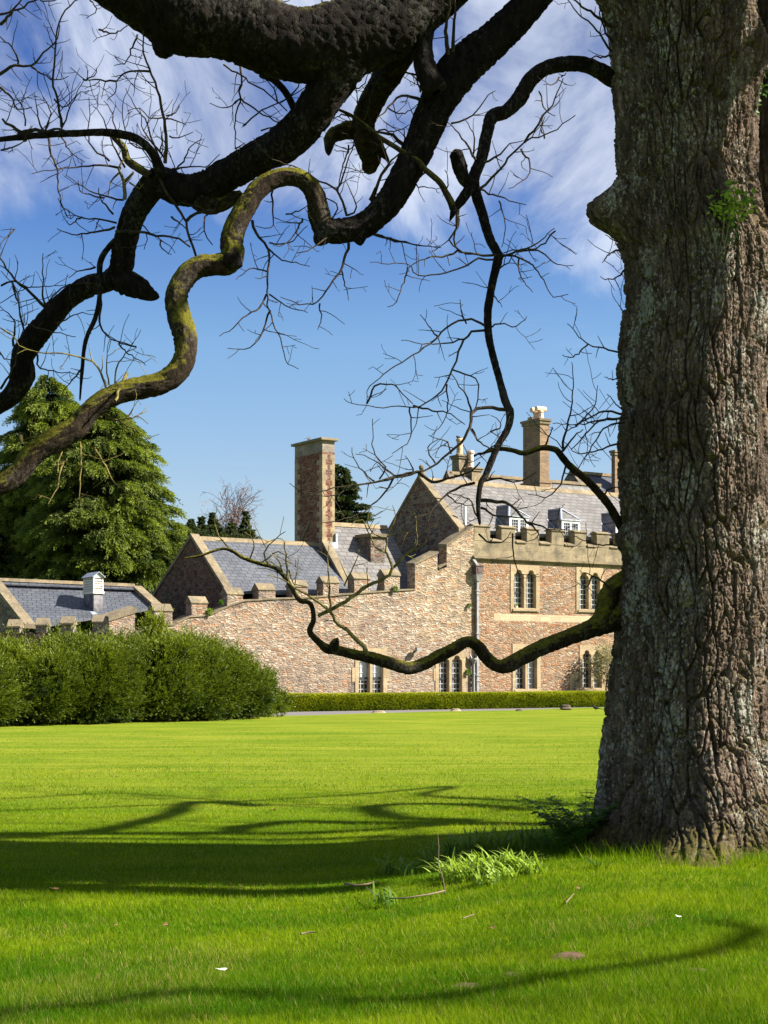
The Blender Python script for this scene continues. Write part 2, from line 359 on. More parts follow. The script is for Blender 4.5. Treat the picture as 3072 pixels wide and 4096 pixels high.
def lawnm():
    m, g = mat('mown lawn'); p = g('ShaderNodeTexCoord', out=3)
    fine = g.noise(p, 26, 5, .75)
    row = g.noise(g.mapv(p, (.16, 1.9, 1)), 1.0, 4, .6)
    patch = g.noise(g.mapv(p, (.5, .8, 1)), .6, 4, .6)
    c = g.ramp(g.math('ADD', g.math('MULTIPLY', row, .55), g.math('MULTIPLY', patch, .45)), [(.40, (.042, .098, .0015)), (.50, (.076, .130, .0025)), (.60, (.120, .162, .005))])
    c = g.mix(1.0, c, g.ramp(fine, [(.3, .6), (.7, 1.35)]), 'MULTIPLY')
    # shorter, yellower turf away from the tree
    sp = g.n.new('ShaderNodeSeparateXYZ'); g.l.new(p, sp.inputs[0])
    c = g.mix(g.math('MULTIPLY', g.smooth(sp.outputs[1], 13, 26), .75), c, g.mix(1.0, g.mix(g.smooth(g.math('ADD', g.math('MULTIPLY', g.noise(g.mapv(p, (.05, 2.3, 1)), 1.0, 4, .7), .6), g.math('MULTIPLY', patch, .4)), .40, .60), (.104, .156, .011), (.195, .212, .024)), g.ramp(fine, [(.3, .75), (.7, 1.2)]), 'MULTIPLY'))
    return finish(m, g, c, .95, fine, .8, .03, .02)
m_lawn = lawnm()
m_blade = leafm('grass blades', (.040, .118, .001), (.205, .275, .004), .42, .75, .55, straw=(.30, .25, .085))
m_path = plain('tarmac path', (.115, .105, .108), .9, var=.15, scale=20)
m_soil = plain('bare soil', (.085, .048, .022), .95, var=.4, scale=14)
m_field = plain('field grass', (.10, .15, .02), .95, var=.3, scale=.5)
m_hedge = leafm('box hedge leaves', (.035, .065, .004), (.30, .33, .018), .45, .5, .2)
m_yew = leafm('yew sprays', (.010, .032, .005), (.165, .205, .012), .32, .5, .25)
m_thuja = leafm('cypress sprays', (.014, .034, .008), (.22, .275, .035), .40, .55, .3)
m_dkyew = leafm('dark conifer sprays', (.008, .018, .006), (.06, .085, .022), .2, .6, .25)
m_core = plain('dark foliage core', (.010, .015, .004), 1.0, 0, 0)  # near-black filler for foliage middles, standing in for their inner shade
m_trunkfar = plain('far trunk bark', (.07, .05, .038), .95)
m_daff = leafm('daffodil leaves', (.04, .11, .015), (.30, .42, .05), .4, .6, .1)
m_fern = leafm('cow parsley leaves', (.03, .085, .008), (.12, .25, .02), .35, .5, .2)
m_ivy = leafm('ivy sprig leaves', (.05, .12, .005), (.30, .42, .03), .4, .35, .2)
m_ivyd = leafm('shaded ivy leaves', (.03, .08, .006), (.07, .16, .02), .3, .4, .2)  # darker copy of the ivy leaf colour, shade put into it
m_blos = leafm('pale spring leaves', (.09, .10, .035), (.42, .40, .27), .35, .6, .2)
m_bird = plain('black feathers', (.018, .017, .018), .5)
m_pigeon = plain('grey feathers', (.06, .065, .075), .6)
m_dead = plain('dead leaf', (.20, .095, .045), .8, var=.4)
m_stick = plain('grey fallen twig', (.15, .105, .07), .9, var=.35)
m_feath = plain('white feather', (.75, .75, .74), .8)
m_stone = plain('edging stone', (.27, .22, .145), .95, var=.3, scale=3)
# ------------------------------------------------------------------ ground, lawn, path
def sheet(name, xs, ys, zf, m, keep=None):
    X, Y = np.meshgrid(xs, ys); V = np.stack([X, Y, zf(X, Y)], -1).reshape(-1, 3)
    i = np.arange(len(ys) - 1)[:, None] * len(xs) + np.arange(len(xs) - 1)[None]; i = i.ravel()
    F = np.stack([i, i + 1, i + 1 + len(xs), i + len(xs)], 1)
    if keep is not None:
        c = V[F].mean(1); F = F[keep(c[:, 0], c[:, 1])]
    return structure(npmesh(name, V, F, m, smooth=True))
g_ = MB(); g_.poly([(-3000, -300, -.5), (3000, -300, -.5), (3000, 5000, -.5), (-3000, 5000, -.5)])
structure(g_.build('ground', m_field))
EDGE = [(-60, 38), (-16, 47.5), (-9, 52.8), (-3.94, 57.85), (1.2, 63.1), (5.8, 67.6), (10.2, 72.1), (40, 102)]
def edge_y(x): return np.interp(x, [e[0] for e in EDGE], [e[1] for e in EDGE])
lw = MB()
xs = np.concatenate([np.linspace(-45, -9, 25), np.linspace(-8.6, 10.5, 90), np.linspace(11, 40, 20)]); rows = np.concatenate([np.linspace(0, .3, 90), np.linspace(.31, 1, 60)])
X = np.repeat(xs[None], len(rows), 0); Yl = 2 + (edge_y(xs)[None] - 2) * rows[:, None]
V = np.stack([X, Yl, gh(X, Yl)], -1).reshape(-1, 3)
i = (np.arange(len(rows) - 1)[:, None] * len(xs) + np.arange(len(xs) - 1)[None]).ravel()
structure(npmesh('lawn', V, np.stack([i, i + 1, i + 1 + len(xs), i + len(xs)], 1), m_lawn, smooth=True))
pth = MB()
for (x0, y0), (x1, y1) in zip(EDGE[1:], EDGE[2:]):
    pth.poly([(x0, y0 - .6, -.004), (x1, y1 - .6, -.004), (x1, y1 + 16, -.004), (x0, y0 + 16, -.004)])
structure(pth.build('path', m_path))

# ------------------------------------------------------------------ the house: everything in the frame (s along the wall, t behind it, z up)
PHI = R(33.2); P0 = np.array([2.86, 72.0])
dS = np.array([math.cos(PHI), math.sin(PHI)]); nT = np.array([-math.sin(PHI), math.cos(PHI)])
def loc(s, t, z=0): p = P0 + dS * s + nT * t; return (p[0], p[1], z)
def tpl(u, v, t):
    a = (u - 1536) / FPX; P = P0 + nT * t; s = (a * P[1] - P[0]) / (dS[0] - a * dS[1]); Y = P[1] + dS[1] * s
    return s, EYE - (v - HOR) / FPX * Y
def spl(u, v, s):
    a = (u - 1536) / FPX; P = P0 + dS * s; t = (a * P[1] - P[0]) / (nT[0] - a * nT[1]); Y = P[1] + nT[1] * t
    return t, EYE - (v - HOR) / FPX * Y
class House:
    def __init__(h, name, label, cat, s, t, group=None):
        h.s, h.t = s, t; h.o = thing(name, label, cat, loc(s, t), PHI, group)
    def part(h, name, mb, m, parent=None, bevel=0, smooth=False):
        mb.v = [(x - h.s, y - h.t, z) for x, y, z in mb.v]
        return mb.build(name, m, parent or h.o, bevel=bevel, smooth=smooth)

def wall_front(mb, s0, s1, z0, z1, holes, t=0, m=0):
    xs = sorted({s0, s1, *[h[0] for h in holes], *[h[1] for h in holes]}); zs = sorted({z0, z1, *[h[2] for h in holes], *[h[3] for h in holes]})
    for a, b in zip(xs, xs[1:]):
        for c, d in zip(zs, zs[1:]):
            if any(h[0] - 1e-6 <= a and b <= h[1] + 1e-6 and h[2] - 1e-6 <= c and d <= h[3] + 1e-6 for h in holes): continue
            mb.poly([(a, t, c), (b, t, c), (b, t, d), (a, t, d)], m)

def arch(a0, a1, zs, hh):
    """cusped head: points left to right"""
    c, a = (a0 + a1) / 2, (a1 - a0) / 2
    P = [(-1, 0), (-.97, .22), (-.86, .40), (-.70, .47), (-.56, .50)]
    P += [(.56 * math.cos(q), .56 + .44 * math.sin(q)) for q in np.linspace(math.pi * .97, math.pi * .03, 9)]
    P += [(.56, .50), (.70, .47), (.86, .40), (.97, .22), (1, 0)]
    return [(c + x * a, zs + z * hh) for x, z in P]
def window(h, rect, panes, sash=(True, False), quoins=(), rows=6, label=None):
    s0, s1, z0, z1 = rect; W, H = s1 - s0, z1 - z0; mb = MB(); T0, T1 = -.03, .26
    ops = [(s0 + .115 * W, s0 + .455 * W), (s0 + .535 * W, s0 + .875 * W)]; sill = z0 + .08 * H; spr = z0 + .74 * H; hh = .155 * H
    q = mb.poly
    def f(a, b, c, d): q([(a, T0, c), (b, T0, c), (b, T0, d), (a, T0, d)])
    f(s0, ops[0][0], z0, z1); f(ops[1][1], s1, z0, z1); f(ops[0][1], ops[1][0], z0, z1)
    heads = []
    for a, b in ops:
        f(a, b, z0, sill); A = arch(a, b, spr, hh); heads.append(A)
        for (x0, y0), (x1, y1) in zip(A, A[1:]):
            if x1 > x0: q([(x0, T0, y0), (x1, T0, y1), (x1, T0, z1), (x0, T0, z1)])
        loop = [(a, sill), (b, sill)] + A[::-1]
        for (x0, y0), (x1, y1) in zip(loop, loop[1:] + loop[:1]):
            # chamfered moulding then straight reveal
            cx_, cz_ = (a + b) / 2, (sill + spr) / 2; k = .90
            i0, i1 = (cx_ + (x0 - cx_) * k, cz_ + (y0 - cz_) * .975), (cx_ + (x1 - cx_) * k, cz_ + (y1 - cz_) * .975)
            q([(x0, T0, y0), (i0[0], T0 + .07, i0[1]), (i1[0], T0 + .07, i1[1]), (x1, T0, y1)])
            q([(i0[0], T0 + .07, i0[1]), (i0[0], T1, i0[1]), (i1[0], T1, i1[1]), (i1[0], T0 + .07, i1[1])])
    q([(s0, T0, z0), (s0, T0, z1), (s0, .02, z1), (s0, .02, z0)]); q([(s1, T0, z0), (s1, .02, z0), (s1, .02, z1), (s1, T0, z1)])
    q([(s0, T0, z1), (s1, T0, z1), (s1, .02, z1), (s0, .02, z1)]); q([(s0, T0, z0), (s0, .02, z0), (s1, .02, z0), (s1, T0, z0)])
    mb.box((s0 + .06 * W, T0 - .05, z0 + .02 * H), (s1 - .06 * W, T0 - .002, z0 + .065 * H))
    for side, za, zb, ww in quoins:
        a, b = (s0 - ww, s0 - .002) if side < 0 else (s1 + .002, s1 + ww)
        mb.box((a, T0 + .006, z0 + za * H), (b, .03, z0 + zb * H))
    wn = h.part('window', mb, m_quoin)
    if label: wn['label'] = label
    for k, (a, b) in enumerate(ops):
        p = MB(); p.poly([(a + .002, .2, sill - .02), (b - .002, .2, sill - .02), (b - .002, .2, spr + hh), (a + .002, .2, spr + hh)])
        h.part('pane', p, {'g': m_glass, 'c': m_curtain}.get(panes[k], m_glass), wn)
        if panes[k] == 'b':
            p = MB(); p.poly([(a + .03, .194, sill + .42 * (spr - sill)), (b - .03, .194, sill + .42 * (spr - sill)), (b - .03, .194, spr + hh), (a + .03, .194, spr + hh)])
            h.part('blind', p, m_blind, wn)
        br = MB(); w_ = b - a; i0, i1 = a + .06 * w_, b - .06 * w_
        for j in (1, 2): x = i0 + (i1 - i0) * j / 3; br.box((x - .013, .165, sill), (x + .013, .19, spr + hh * .6))
        for j in range(1, rows + 2): z = sill + (spr - sill) * j / rows; br.box((i0, .160, z - .013), (i1, .188, z + .013))
        h.part('glazing_bars', br, m_came, wn)
        if sash[k]:
            br = MB(); z = sill + (spr - sill) * .5; br.box((i0 - .01, .13, z - .04), (i1 + .01, .158, z + .04)); h.part('sash_bar', br, m_black, wn)
            br = MB(); br.box((i0, .13, sill + .01), (i1, .158, sill + .07)); h.part('sash_rail', br, m_black, wn)
    return wn
def merlon(h, s0, s1, z0, z1, wm, t0=0, t1=.5, flat=False, cm=None):
    b = MB(); zb = z1 - (.14 if flat else .32); b.box((s0, t0, z0), (s1, t1, zb)); o = h.part('merlon', b, wm, bevel=.02)
    c = MB(); e = .05 if flat else .035
    prof = [(t0 - e, zb), (t1 + e, zb), (t1 + e, zb + .05), ((t0 + t1) / 2, z1), (t0 - e, zb + .05)]
    c.hexa([(s0 - e, t, z) for t, z in prof], [(s1 + e, t, z) for t, z in prof]); h.part('coping', c, cm or m_cope, o, bevel=.012)
    return o
def slab(mb, s0, s1, p, q, th):
    """sloping stone along a gable between (t, z) points p and q"""
    mb.hexa([(s0, p[0], p[1]), (s1, p[0], p[1]), (s1, q[0], q[1]), (s0, q[0], q[1])], [(s0, p[0], p[1] + th), (s1, p[0], p[1] + th), (s1, q[0], q[1] + th), (s0, q[0], q[1] + th)])
def roof(mb, pts, th=.1):
    """pts counter-clockwise seen from above"""
    mb.hexa([(x, y, z - th) for x, y, z in pts], pts)
def chimney(h, s0, s1, t0, t1, z0, z1, m, cap=.16, quoin=None, name='chimney', parent=None):
    b = MB(); b.box((s0, t0, z0), (s1, t1, z1 - cap)); o = h.part(name, b, m, parent)
    c = MB(); c.box((s0 - .06, t0 - .06, z1 - cap), (s1 + .06, t1 + .06, z1 - cap * .45)); c.box((s0 - .11, t0 - .11, z1 - cap * .45), (s1 + .11, t1 + .11, z1))
    h.part('cap', c, m_cope, o, bevel=.015)
    return o

# ---- crenellated curtain wall running down to the left of the house
cw = House('curtain_wall', 'long battlemented curtain wall of pale rubble stepping down to the left', 'wall', -9.0, 0)
SR = -1.77
def ctop(u, v): return tpl(u, v, 0)
tops = [ctop(u, v) for u, v in ((435, 2566), (546, 2536), (612, 2500), (690, 2500), (759, 2467), (833, 2462), (898, 2432), (972, 2404), (1100, 2396), (1225, 2392), (1355, 2380), (1480, 2370), (1600, 2362), (1645, 2358))]
tops = [(min(s, SR), z) for s, z in tops]; tops[-1] = (SR, tops[-1][1])
W5 = (-4.92, -3.26, .45, 2.66); W6 = (-.68, 1.0, .45, 2.60)
b = MB(); SC = tops[0][0]
wall_front(b, SC, 1.45, 0, 2.95, [W5, W6]); b.poly([(1.45, .6, 0), (SC, .6, 0), (SC, .6, 2.95), (1.45, .6, 2.95)])
b.poly([(SC, .6, 0), (SC, 0, 0), (SC, 0, 2.95), (SC, .6, 2.95)])
b.prism_t([(SC, 2.95), (SR, 2.95)] + tops[::-1], 0, .6)
cwall = cw.part('wall', b, m_curt)
step = [ctop(*p) for p in ((1642, 2358), (1642, 2262), (1750, 2214), (1750, 2285), (1787, 2268), (1787, 2187), (1894, 2110))]
b = MB(); prof = [(SR, 2.95), (1.45, 2.95), (1.45, step[6][1])] + step[::-1][1:-1] + [(SR, step[0][1] + .02)]
prof[-2] = (SR, step[1][1])
b.prism_t(prof, 0, .6)
cw.part('stepped_wall', b, m_tower)
b = MB()
def cope_line(p, q, th=.17):
    b.hexa([(p[0], -.05, p[1]), (q[0], -.05, q[1]), (q[0], .65, q[1]), (p[0], .65, p[1])], [(p[0], -.05, p[1] + th * .6), (q[0], -.05, q[1] + th * .6), (q[0], .65, q[1] + th), (p[0], .65, p[1] + th)])
cope_line((SR - .06, step[1][1]), (step[2][0] + .04, step[2][1])); cope_line((step[2][0] + .045, step[3][1] + .1), (step[4][0] - .05, step[4][1] + .1), .14); cope_line((step[5][0] - .05, step[5][1]), (1.43, step[6][1]))
cw.part('sloping_coping', b, m_cope, bevel=.015)
b = MB()
for p, q in zip(tops[:-1], tops[1:]): cope_line((p[0], p[1] - .02), (q[0] - .004, q[1] - .02), .10)
cw.part('crenel_coping', b, m_cope)
for ul, ur, vt in ((606, 690, 2415), (755, 830, 2385), (898, 972, 2350), (1024, 1102, 2333), (1160, 1232, 2320), (1282, 1356, 2305), (1407, 1480, 2290), (1528, 1600, 2277)):
    s0, _ = tpl(ul, vt, 0); s1, _ = tpl(ur, vt, 0); z1 = tpl(ur - 20, vt, .25)[1]
    s0 += .12
    z0 = min(np.interp(s0, [p[0] for p in tops], [p[1] for p in tops]), np.interp(s1, [p[0] for p in tops], [p[1] for p in tops])) - .05
    merlon(cw, s0, s1, z0, z1, m_curt, 0, .55)
p_, q_ = ctop(440, 2486), ctop(540, 2450)
b = MB(); b.prism_t([(SC + .02, tops[0][1] - .1), (ctop(540, 2540)[0], tops[1][1] - .1), (q_[0], q_[1]), (SC + .02, p_[1])], 0, .55); o = cw.part('merlon', b, m_curt)
b = MB(); cope_line((SC - .02, p_[1]), (q_[0] + .05, q_[1]), .3); cw.part('coping', b, m_cope, o)
window(cw, W5, 'bb', (True, True), [(-1, .34, .62, .16), (1, .34, .62, .16)])
window(cw, W6, 'gg', (True, True), [(-1, .36, .62, .1), (1, .34, .5, .1)])
b = MB(); s_, z_ = tpl(1661, 2602, 0); b.box((s_ - .05, -.16, z_ - .05), (s_ + .05, 0, z_ + .03)); b.box((s_ - .13, -.34, z_ - .04), (s_ + .13, -.165, z_ + .12)); cw.part('wall_lamp', b, m_iron)
# left return of the wall, turned away from the sun
e = (-math.cos(R(36)), math.sin(R(36)))
def lpl(u, v):
    D = dS * e[0] + nT * e[1]; P = P0 + dS * (SC - .02); a = (u - 1536) / FPX
    k = (a * P[1] - P[0]) / (D[0] - a * D[1]); Y = P[1] + D[1] * k
    return k, EYE - (v - HOR) / FPX * Y
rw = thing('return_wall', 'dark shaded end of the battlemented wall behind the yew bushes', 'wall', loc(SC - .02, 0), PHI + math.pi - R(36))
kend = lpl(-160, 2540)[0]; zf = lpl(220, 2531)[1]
b = MB(); b.box((0.01, -.55, 0), (kend, -.004, zf)); b.build('wall', m_redrub, rw)  # darker stone than the curtain wall: the shade is put into the colour
for ul, ur, vt in ((143, 187, 2474), (243, 292, 2468), (370, 433, 2462), (30, 78, 2480)):
    k1, z1 = lpl(ul, vt); k0, _ = lpl(ur, vt); k0 = max(k0, .02)
    b = MB(); b.box((k0, -.55, zf - .01), (k1, -.004, z1 - .3)); o = b.build('merlon', m_brown, rw)
    b = MB(); prof = [(-.59, z1 - .3), (.03, z1 - .3), (.03, z1 - .24), (-.28, z1 + .04), (-.59, z1 - .24)]
    b.hexa([(k0 - .03, t, z) for t, z in prof], [(k1 + .03, t, z) for t, z in prof]); b.build('coping', m_cope, o)

# ---- the main wing
mw = House('stone_house', 'main two storey wing with crenellated ashlar parapet, dormers and tall brick stack', 'house', 1.45, 0)
W1 = (3.56, 5.27, 4.41, 6.60); W2 = (7.5, 9.18, 4.44, 6.62); W3 = (3.67, 5.33, .64, 2.92); W4 = (7.7, 9.29, .66, 2.91)
SE = 19.0; GS = .95
b = MB(); wall_front(b, 1.45, SE, 0, 6.72, [W1, W2, W3, W4]); b.poly([(SE, 0, 0), (SE, 7, 0), (SE, 7, 6.7), (SE, 0, 6.7)]); b.poly([(SE, 7, 0), (GS, 7, 0), (GS, 7, 8), (SE, 7, 8)])
b.poly([(1.45, .002, 2.9), (1.45, .6, 2.9), (1.45, .6, 6.7), (1.45, .002, 6.7)])
mw.part('wall', b, m_wing)
b = MB(); b.box((1.47, -.004, 6.60), (SE, .3, 6.74)); mw.part('plinth_band', b, m_ash)
b = MB()
for t, z0, z1 in ((-.10, 6.741, 6.80), (-.16, 6.801, 6.87), (-.08, 6.871, 6.92)): b.box((1.40, t, z0), (SE, .3, z1))
mw.part('string_course', b, m_cope)
b = MB(); b.box((1.45, 0, 6.921), (SE, .45, 7.60)); mw.part('parapet', b, m_ash)
b = MB(); b.box((2.6, -.006, 3.98), (12, .2, 4.30)); b.v = [(x, y, z) for x, y, z in b.v]; mw.part('stone_band', b, ashlar('weathered band', (.50, .37, .24), (.40, .30, .20), .6, .2, .5))
pts = [(20, 210, 428), (318, 470, 430), (582, 718, 450), (838, 975, 460), (1078, 1205, 474), (1308, 1445, 490)]
mer = []
for a, c, y in pts:
    s0, z = tpl(1880 + a / 2.592, 1920 + y / 2.592, 0); s1, _ = tpl(1880 + c / 2.592, 1920 + y / 2.592, 0); mer.append((s0 + .04, s1))
while mer[-1][1] < SE - 1.5: mer.append((mer[-1][0] + 1.40, mer[-1][1] + 1.40))
prev = None
for s0, s1 in mer:
    s0 = max(s0, 1.47)
    merlon(mw, s0, s1, 7.601, 8.40, m_ash, 0, .45, True)
    if prev:
        c = MB(); prof = [(-.06, 7.602), (.50, 7.602), (.50, 7.66), (.22, 7.78), (-.06, 7.66)]
        c.hexa([(prev + .03, t, z) for t, z in prof], [(s0 - .03, t, z) for t, z in prof]); mw.part('crenel_sill', c, m_cope, bevel=.01)
    prev = s1
for rct, pn, sh, qn in ((W1, 'gg', (True, False), ()), (W2, 'gg', (False, True), ()), (W3, 'gc', (True, False), ()), (W4, 'gc', (True, False), [(-1, .0, .22, .26), (1, .02, .30, .22)])):
    window(mw, rct, pn, sh, qn)
# old blocked doorway stones beside the right ground floor window
b = MB(); s_, z_ = tpl(2282, 2768, 0); s2, z2 = tpl(2312, 2690, 0)
b.prism_t([(s_ - .05, .1), (s_ + .16, .1), (s_ + .14, .95), (s_ + .28, 1.22), (s2 + .02, 1.34), (s2 + .02, 1.62), (s_ - .06, 1.50)], -.02, .05); mw.part('blocked_door_stones', b, m_quoin)
# roof
RT, RZ = 3.67, 10.74
b = MB(); roof(b, [(GS + .15, .5, 8.08), (SE, .5, 8.08), (SE, RT, RZ), (GS + .15, RT, RZ)]); roof(b, [(SE, 6.7, 8.1), (GS + .15, 6.7, 8.1), (GS + .15, RT, RZ), (SE, RT, RZ)]); b.poly([(SE, .5, 8.0), (SE, 6.7, 8.0), (SE, RT, RZ)])
ro = mw.part('roof', b, m_slateg)
b = MB(); b.hexa([(GS + .1, RT - .16, RZ - .12), (SE, RT - .16, RZ - .12), (SE, RT + .16, RZ - .12), (GS + .1, RT + .16, RZ - .12)], [(GS + .1, RT - .03, RZ + .10), (SE, RT - .03, RZ + .10), (SE, RT + .03, RZ + .10), (GS + .1, RT + .03, RZ + .10)]); mw.part('ridge', b, m_ridge, ro)
b = MB(); b.hexa([(GS, .45, 0), (GS + .3, .45, 0), (GS + .3, 6.6, 0), (GS, 6.6, 0)], [(GS, .45, 8.1), (GS + .3, .45, 8.1), (GS + .3, 6.6, 8.1), (GS, 6.6, 8.1)])
b.hexa([(GS, .45, 8.1), (GS, 6.6, 8.1), (GS, RT, RZ)], [(GS + .3, .45, 8.1), (GS + .3, 6.6, 8.1), (GS + .3, RT, RZ)])
gw = mw.part('gable_wall', b, m_brown)
b = MB(); slab(b, GS - .05, GS + .36, (.38, 8.02), (RT, RZ + .02), .17); slab(b, GS - .05, GS + .36, (6.72, 8.02), (RT, RZ + .02), .17)
mw.part('gable_coping', b, m_cope, gw, bevel=.01)
b = MB(); c_ = (GS + .15, RT); b.lathe(c_, [(.2, RZ + .1), (.17, RZ + .35), (.07, RZ + .42), (.13, RZ + .52), (.12, RZ + .62), (.0, RZ + .72)], 8); mw.part('finial', b, m_cope, gw)
b = MB(); b.cyl((1.55, .8), .07, .07, 8.0, 9.22, 10); mw.part('flue_pipe', b, m_white)
# dormers
for i, (u0, u1) in enumerate(((2036, 2111), (2245, 2318), (2461, 2532))):
    T = .62; s0 = tpl(u0, 2070, T)[0]; s1 = s0 + 1.12; z0, ze, za = 8.12, 8.92, 9.50; sm = (s0 + s1) / 2
    def rt(z): return .5 + (z - 8.08) / (RZ - 8.08) * (RT - .5)
    b = MB(); b.hexa([(s0, T, z0), (s1, T, z0), (s1, rt(z0) + .05, z0), (s0, rt(z0) + .05, z0)], [(s0, T, ze), (s1, T, ze), (s1, rt(ze) + .1, ze), (s0, rt(ze) + .1, ze)])
    d = mw.part('dormer', b, m_leadd)
    b = MB(); o_ = .07; Zr = za; ap = (sm, T + .72, Zr)
    b.poly([(s0 - o_, T - o_, ze), (s1 + o_, T - o_, ze), ap]); b.poly([(s0 - o_, rt(ze) + .1, ze + .02), (s0 - o_, T - o_, ze), ap, (sm, rt(Zr) + .1, Zr)]); b.poly([(s1 + o_, T - o_, ze), (s1 + o_, rt(ze) + .1, ze + .02), (sm, rt(Zr) + .1, Zr), ap])
    mw.part('dormer_roof', b, m_slateg, d)
    b = MB()
    def roll(p, q, r=.045):
        p = np.array(p); q = np.array(q); b.hexa([p + (-r, -r, -.01), p + (r, -r, -.01), p + (r, r, -.01), p + (-r, r, -.01)], [q + (-r, -r, .03), q + (r, -r, .03), q + (r, r, .03), q + (-r, r, .03)])
    for p in ((s0 - o_, T - o_, ze), (s1 + o_, T - o_, ze)): roll(p, ap)
    b.box((sm - .05, T + .70, Zr - .02), (sm + .05, rt(Zr) + .1, Zr + .05)); b.box((s0 - o_ - .03, T - o_ - .03, ze - .05), (s1 + o_ + .03, T - o_ + .04, ze + .005))
    b.hexa([(s0 - .14, rt(z0), z0 + .02), (s0 - .01, rt(z0), z0 + .02), (s0 - .01, rt(ze) + .1, ze + .02), (s0 - .14, rt(ze) + .1, ze + .02)], [(s0 - .14, rt(z0) - .04, z0 + .07), (s0 - .01, rt(z0) - .04, z0 + .07), (s0 - .01, rt(ze) + .06, ze + .07), (s0 - .14, rt(ze) + .06, ze + .07)])
    mw.part('lead_flashing', b, m_lead, d)
    b = MB(); F0 = T - .05
    for a, c in ((s0, s0 + .12), (s1 - .12, s1), (sm - .06, sm + .06)): b.box((a, F0, z0), (c, T - .002, ze - .06))
    for a, c in ((z0, z0 + .09), (ze - .16, ze - .06)): b.box((s0 + .121, F0 + .003, a), (sm - .061, T - .002, c)); b.box((sm + .061, F0 + .003, a), (s1 - .121, T - .002, c))
    mw.part('casement', b, m_white, d)
    b = MB(); b.poly([(s0 + .1, T - .012, z0 + .05), (s1 - .1, T - .012, z0 + .05), (s1 - .1, T - .012, ze - .1), (s0 + .1, T - .012, ze - .1)]); mw.part('pane', b, m_glass, d)
    b = MB()
    for a in (s0 + .12, sm + .06):
        for j in (1, 2): x = a + (sm - s0 - .18) * j / 3; b.box((x - .008, T - .03, z0 + .091), (x + .008, T - .014, ze - .161))
        for j in (1, 2, 3): z = z0 + .09 + .55 * j / 4; b.box((a, T - .034, z - .008), (a + sm - s0 - .18, T - .016, z + .008))
    mw.part('glazing_bars', b, m_came, d)
# brick stack behind the ridge
def stack(h, u_left, u_corner, u_right, v_top, t0, zlow, m, cap=.2):
    s0 = tpl(u_corner, v_top, t0)[0]; s1 = tpl(u_right, v_top, t0)[0]; z1 = tpl(u_corner, v_top, t0)[1]; t1 = spl(u_left, v_top, s0)[0]
    return chimney(h, s0, s1, t0, t1, zlow, z1, m, cap), s0, s1, t0, t1, z1
def pot(h, par, c, z, hh, r, m, cowl=None):
    b = MB(); b.lathe(c, [(r * 1.15, z), (r * 1.15, z + .08), (r * .95, z + .1), (r * .82, z + hh * .8), (r * 1.08, z + hh * .84), (r * 1.08, z + hh * .93), (r * .9, z + hh), (r * .6, z + hh)], 12)
    o = h.part('chimney_pot', b, m, par, smooth=False)
    if cowl:
        b = MB(); z2 = z + hh
        n = 10; A = [2 * math.pi * k / n for k in range(n)]
        for x0, x1 in ((-.3, .3),):
            lo = [(c[0] + x0, c[1] + .13 * math.cos(a), z2 + .1 + .13 * math.sin(a)) for a in A]; hi = [(c[0] + x1, c[1] + .13 * math.cos(a), z2 + .1 + .13 * math.sin(a)) for a in A]
            b.hexa(lo[::-1], hi[::-1])
        h.part('cowl', b, m_terra, o)
    return o
ch, s0, s1, t0, t1, z1 = stack(mw, 2092, 2160, 2196, 1672, 4.4, 10.2, m_brick2, .28)
b = MB(); b.box((s0 - .06, t0 - .06, 10.25), (s1 + .06, t1 + .06, 11.15)); b.box((s0 - .1, t0 - .1, 11.151), (s1 + .1, t1 + .1, 11.25)); mw.part('plinth', b, m_brick2, ch)
for k, (f_, hh) in enumerate(((.22, .42), (.5, .40), (.82, .2))):
    pot(mw, ch, ((s0 + s1) / 2, t0 + (t1 - t0) * f_), z1, hh, .15, m_pot if k == 2 else m_terra, k < 2)
# downpipes
b = MB(); s_ = tpl(1904, 2400, 0)[0]
b.box((s_ - .06, -.16, .05), (s_ + .06, -.04, 5.9)); z_ = 6.1
b.hexa([(s_ - .09, -.2, 5.75), (s_ + .09, -.2, 5.75), (s_ + .09, 0, 5.75), (s_ - .09, 0, 5.75)], [(s_ - .2, -.3, 6.05), (s_ + .2, -.3, 6.05), (s_ + .2, 0, 6.05), (s_ - .2, 0, 6.05)])
dp = mw.part('downpipe', b, m_iron)
b = MB(); b.box((s_ - .2, -.3, 6.051), (s_ + .2, -.002, 6.42)); b.box((s_ - .24, -.33, 6.421), (s_ + .24, -.002, 6.47)); b.box((s_ - .12, -.32, 6.13), (s_ + .1, -.302, 6.35)); mw.part('hopper', b, m_rust, dp)
for z in (5.15, 5.3, 3.35, 2.92, 1.45, 1.2): b = MB(); b.box((s_ - .1, -.19, z), (s_ + .1, -.002, z + .06)); mw.part('pipe_collar', b, m_iron, dp)
b = MB()
b.hexa([(s_ - .05, -.12, 6.48), (s_ + .1, -.12, 6.48), (s_ + .1, -.02, 6.48), (s_ - .05, -.02, 6.48)], [(s_ - .28, -.12, 6.74), (s_ - .13, -.12, 6.74), (s_ - .13, -.02, 6.74), (s_ - .28, -.02, 6.74)])
mw.part('pipe_spout', b, m_iron, dp)
b = MB(); s_ = tpl(1888, 2700, 0)[0]; b.cyl((s_, -.12), .06, .06, .05, 2.0, 10); b.cyl((s_, -.12), .07, .17, 2.0, 2.18, 10); b.cyl((s_, -.12), .19, .19, 2.181, 2.26, 10)
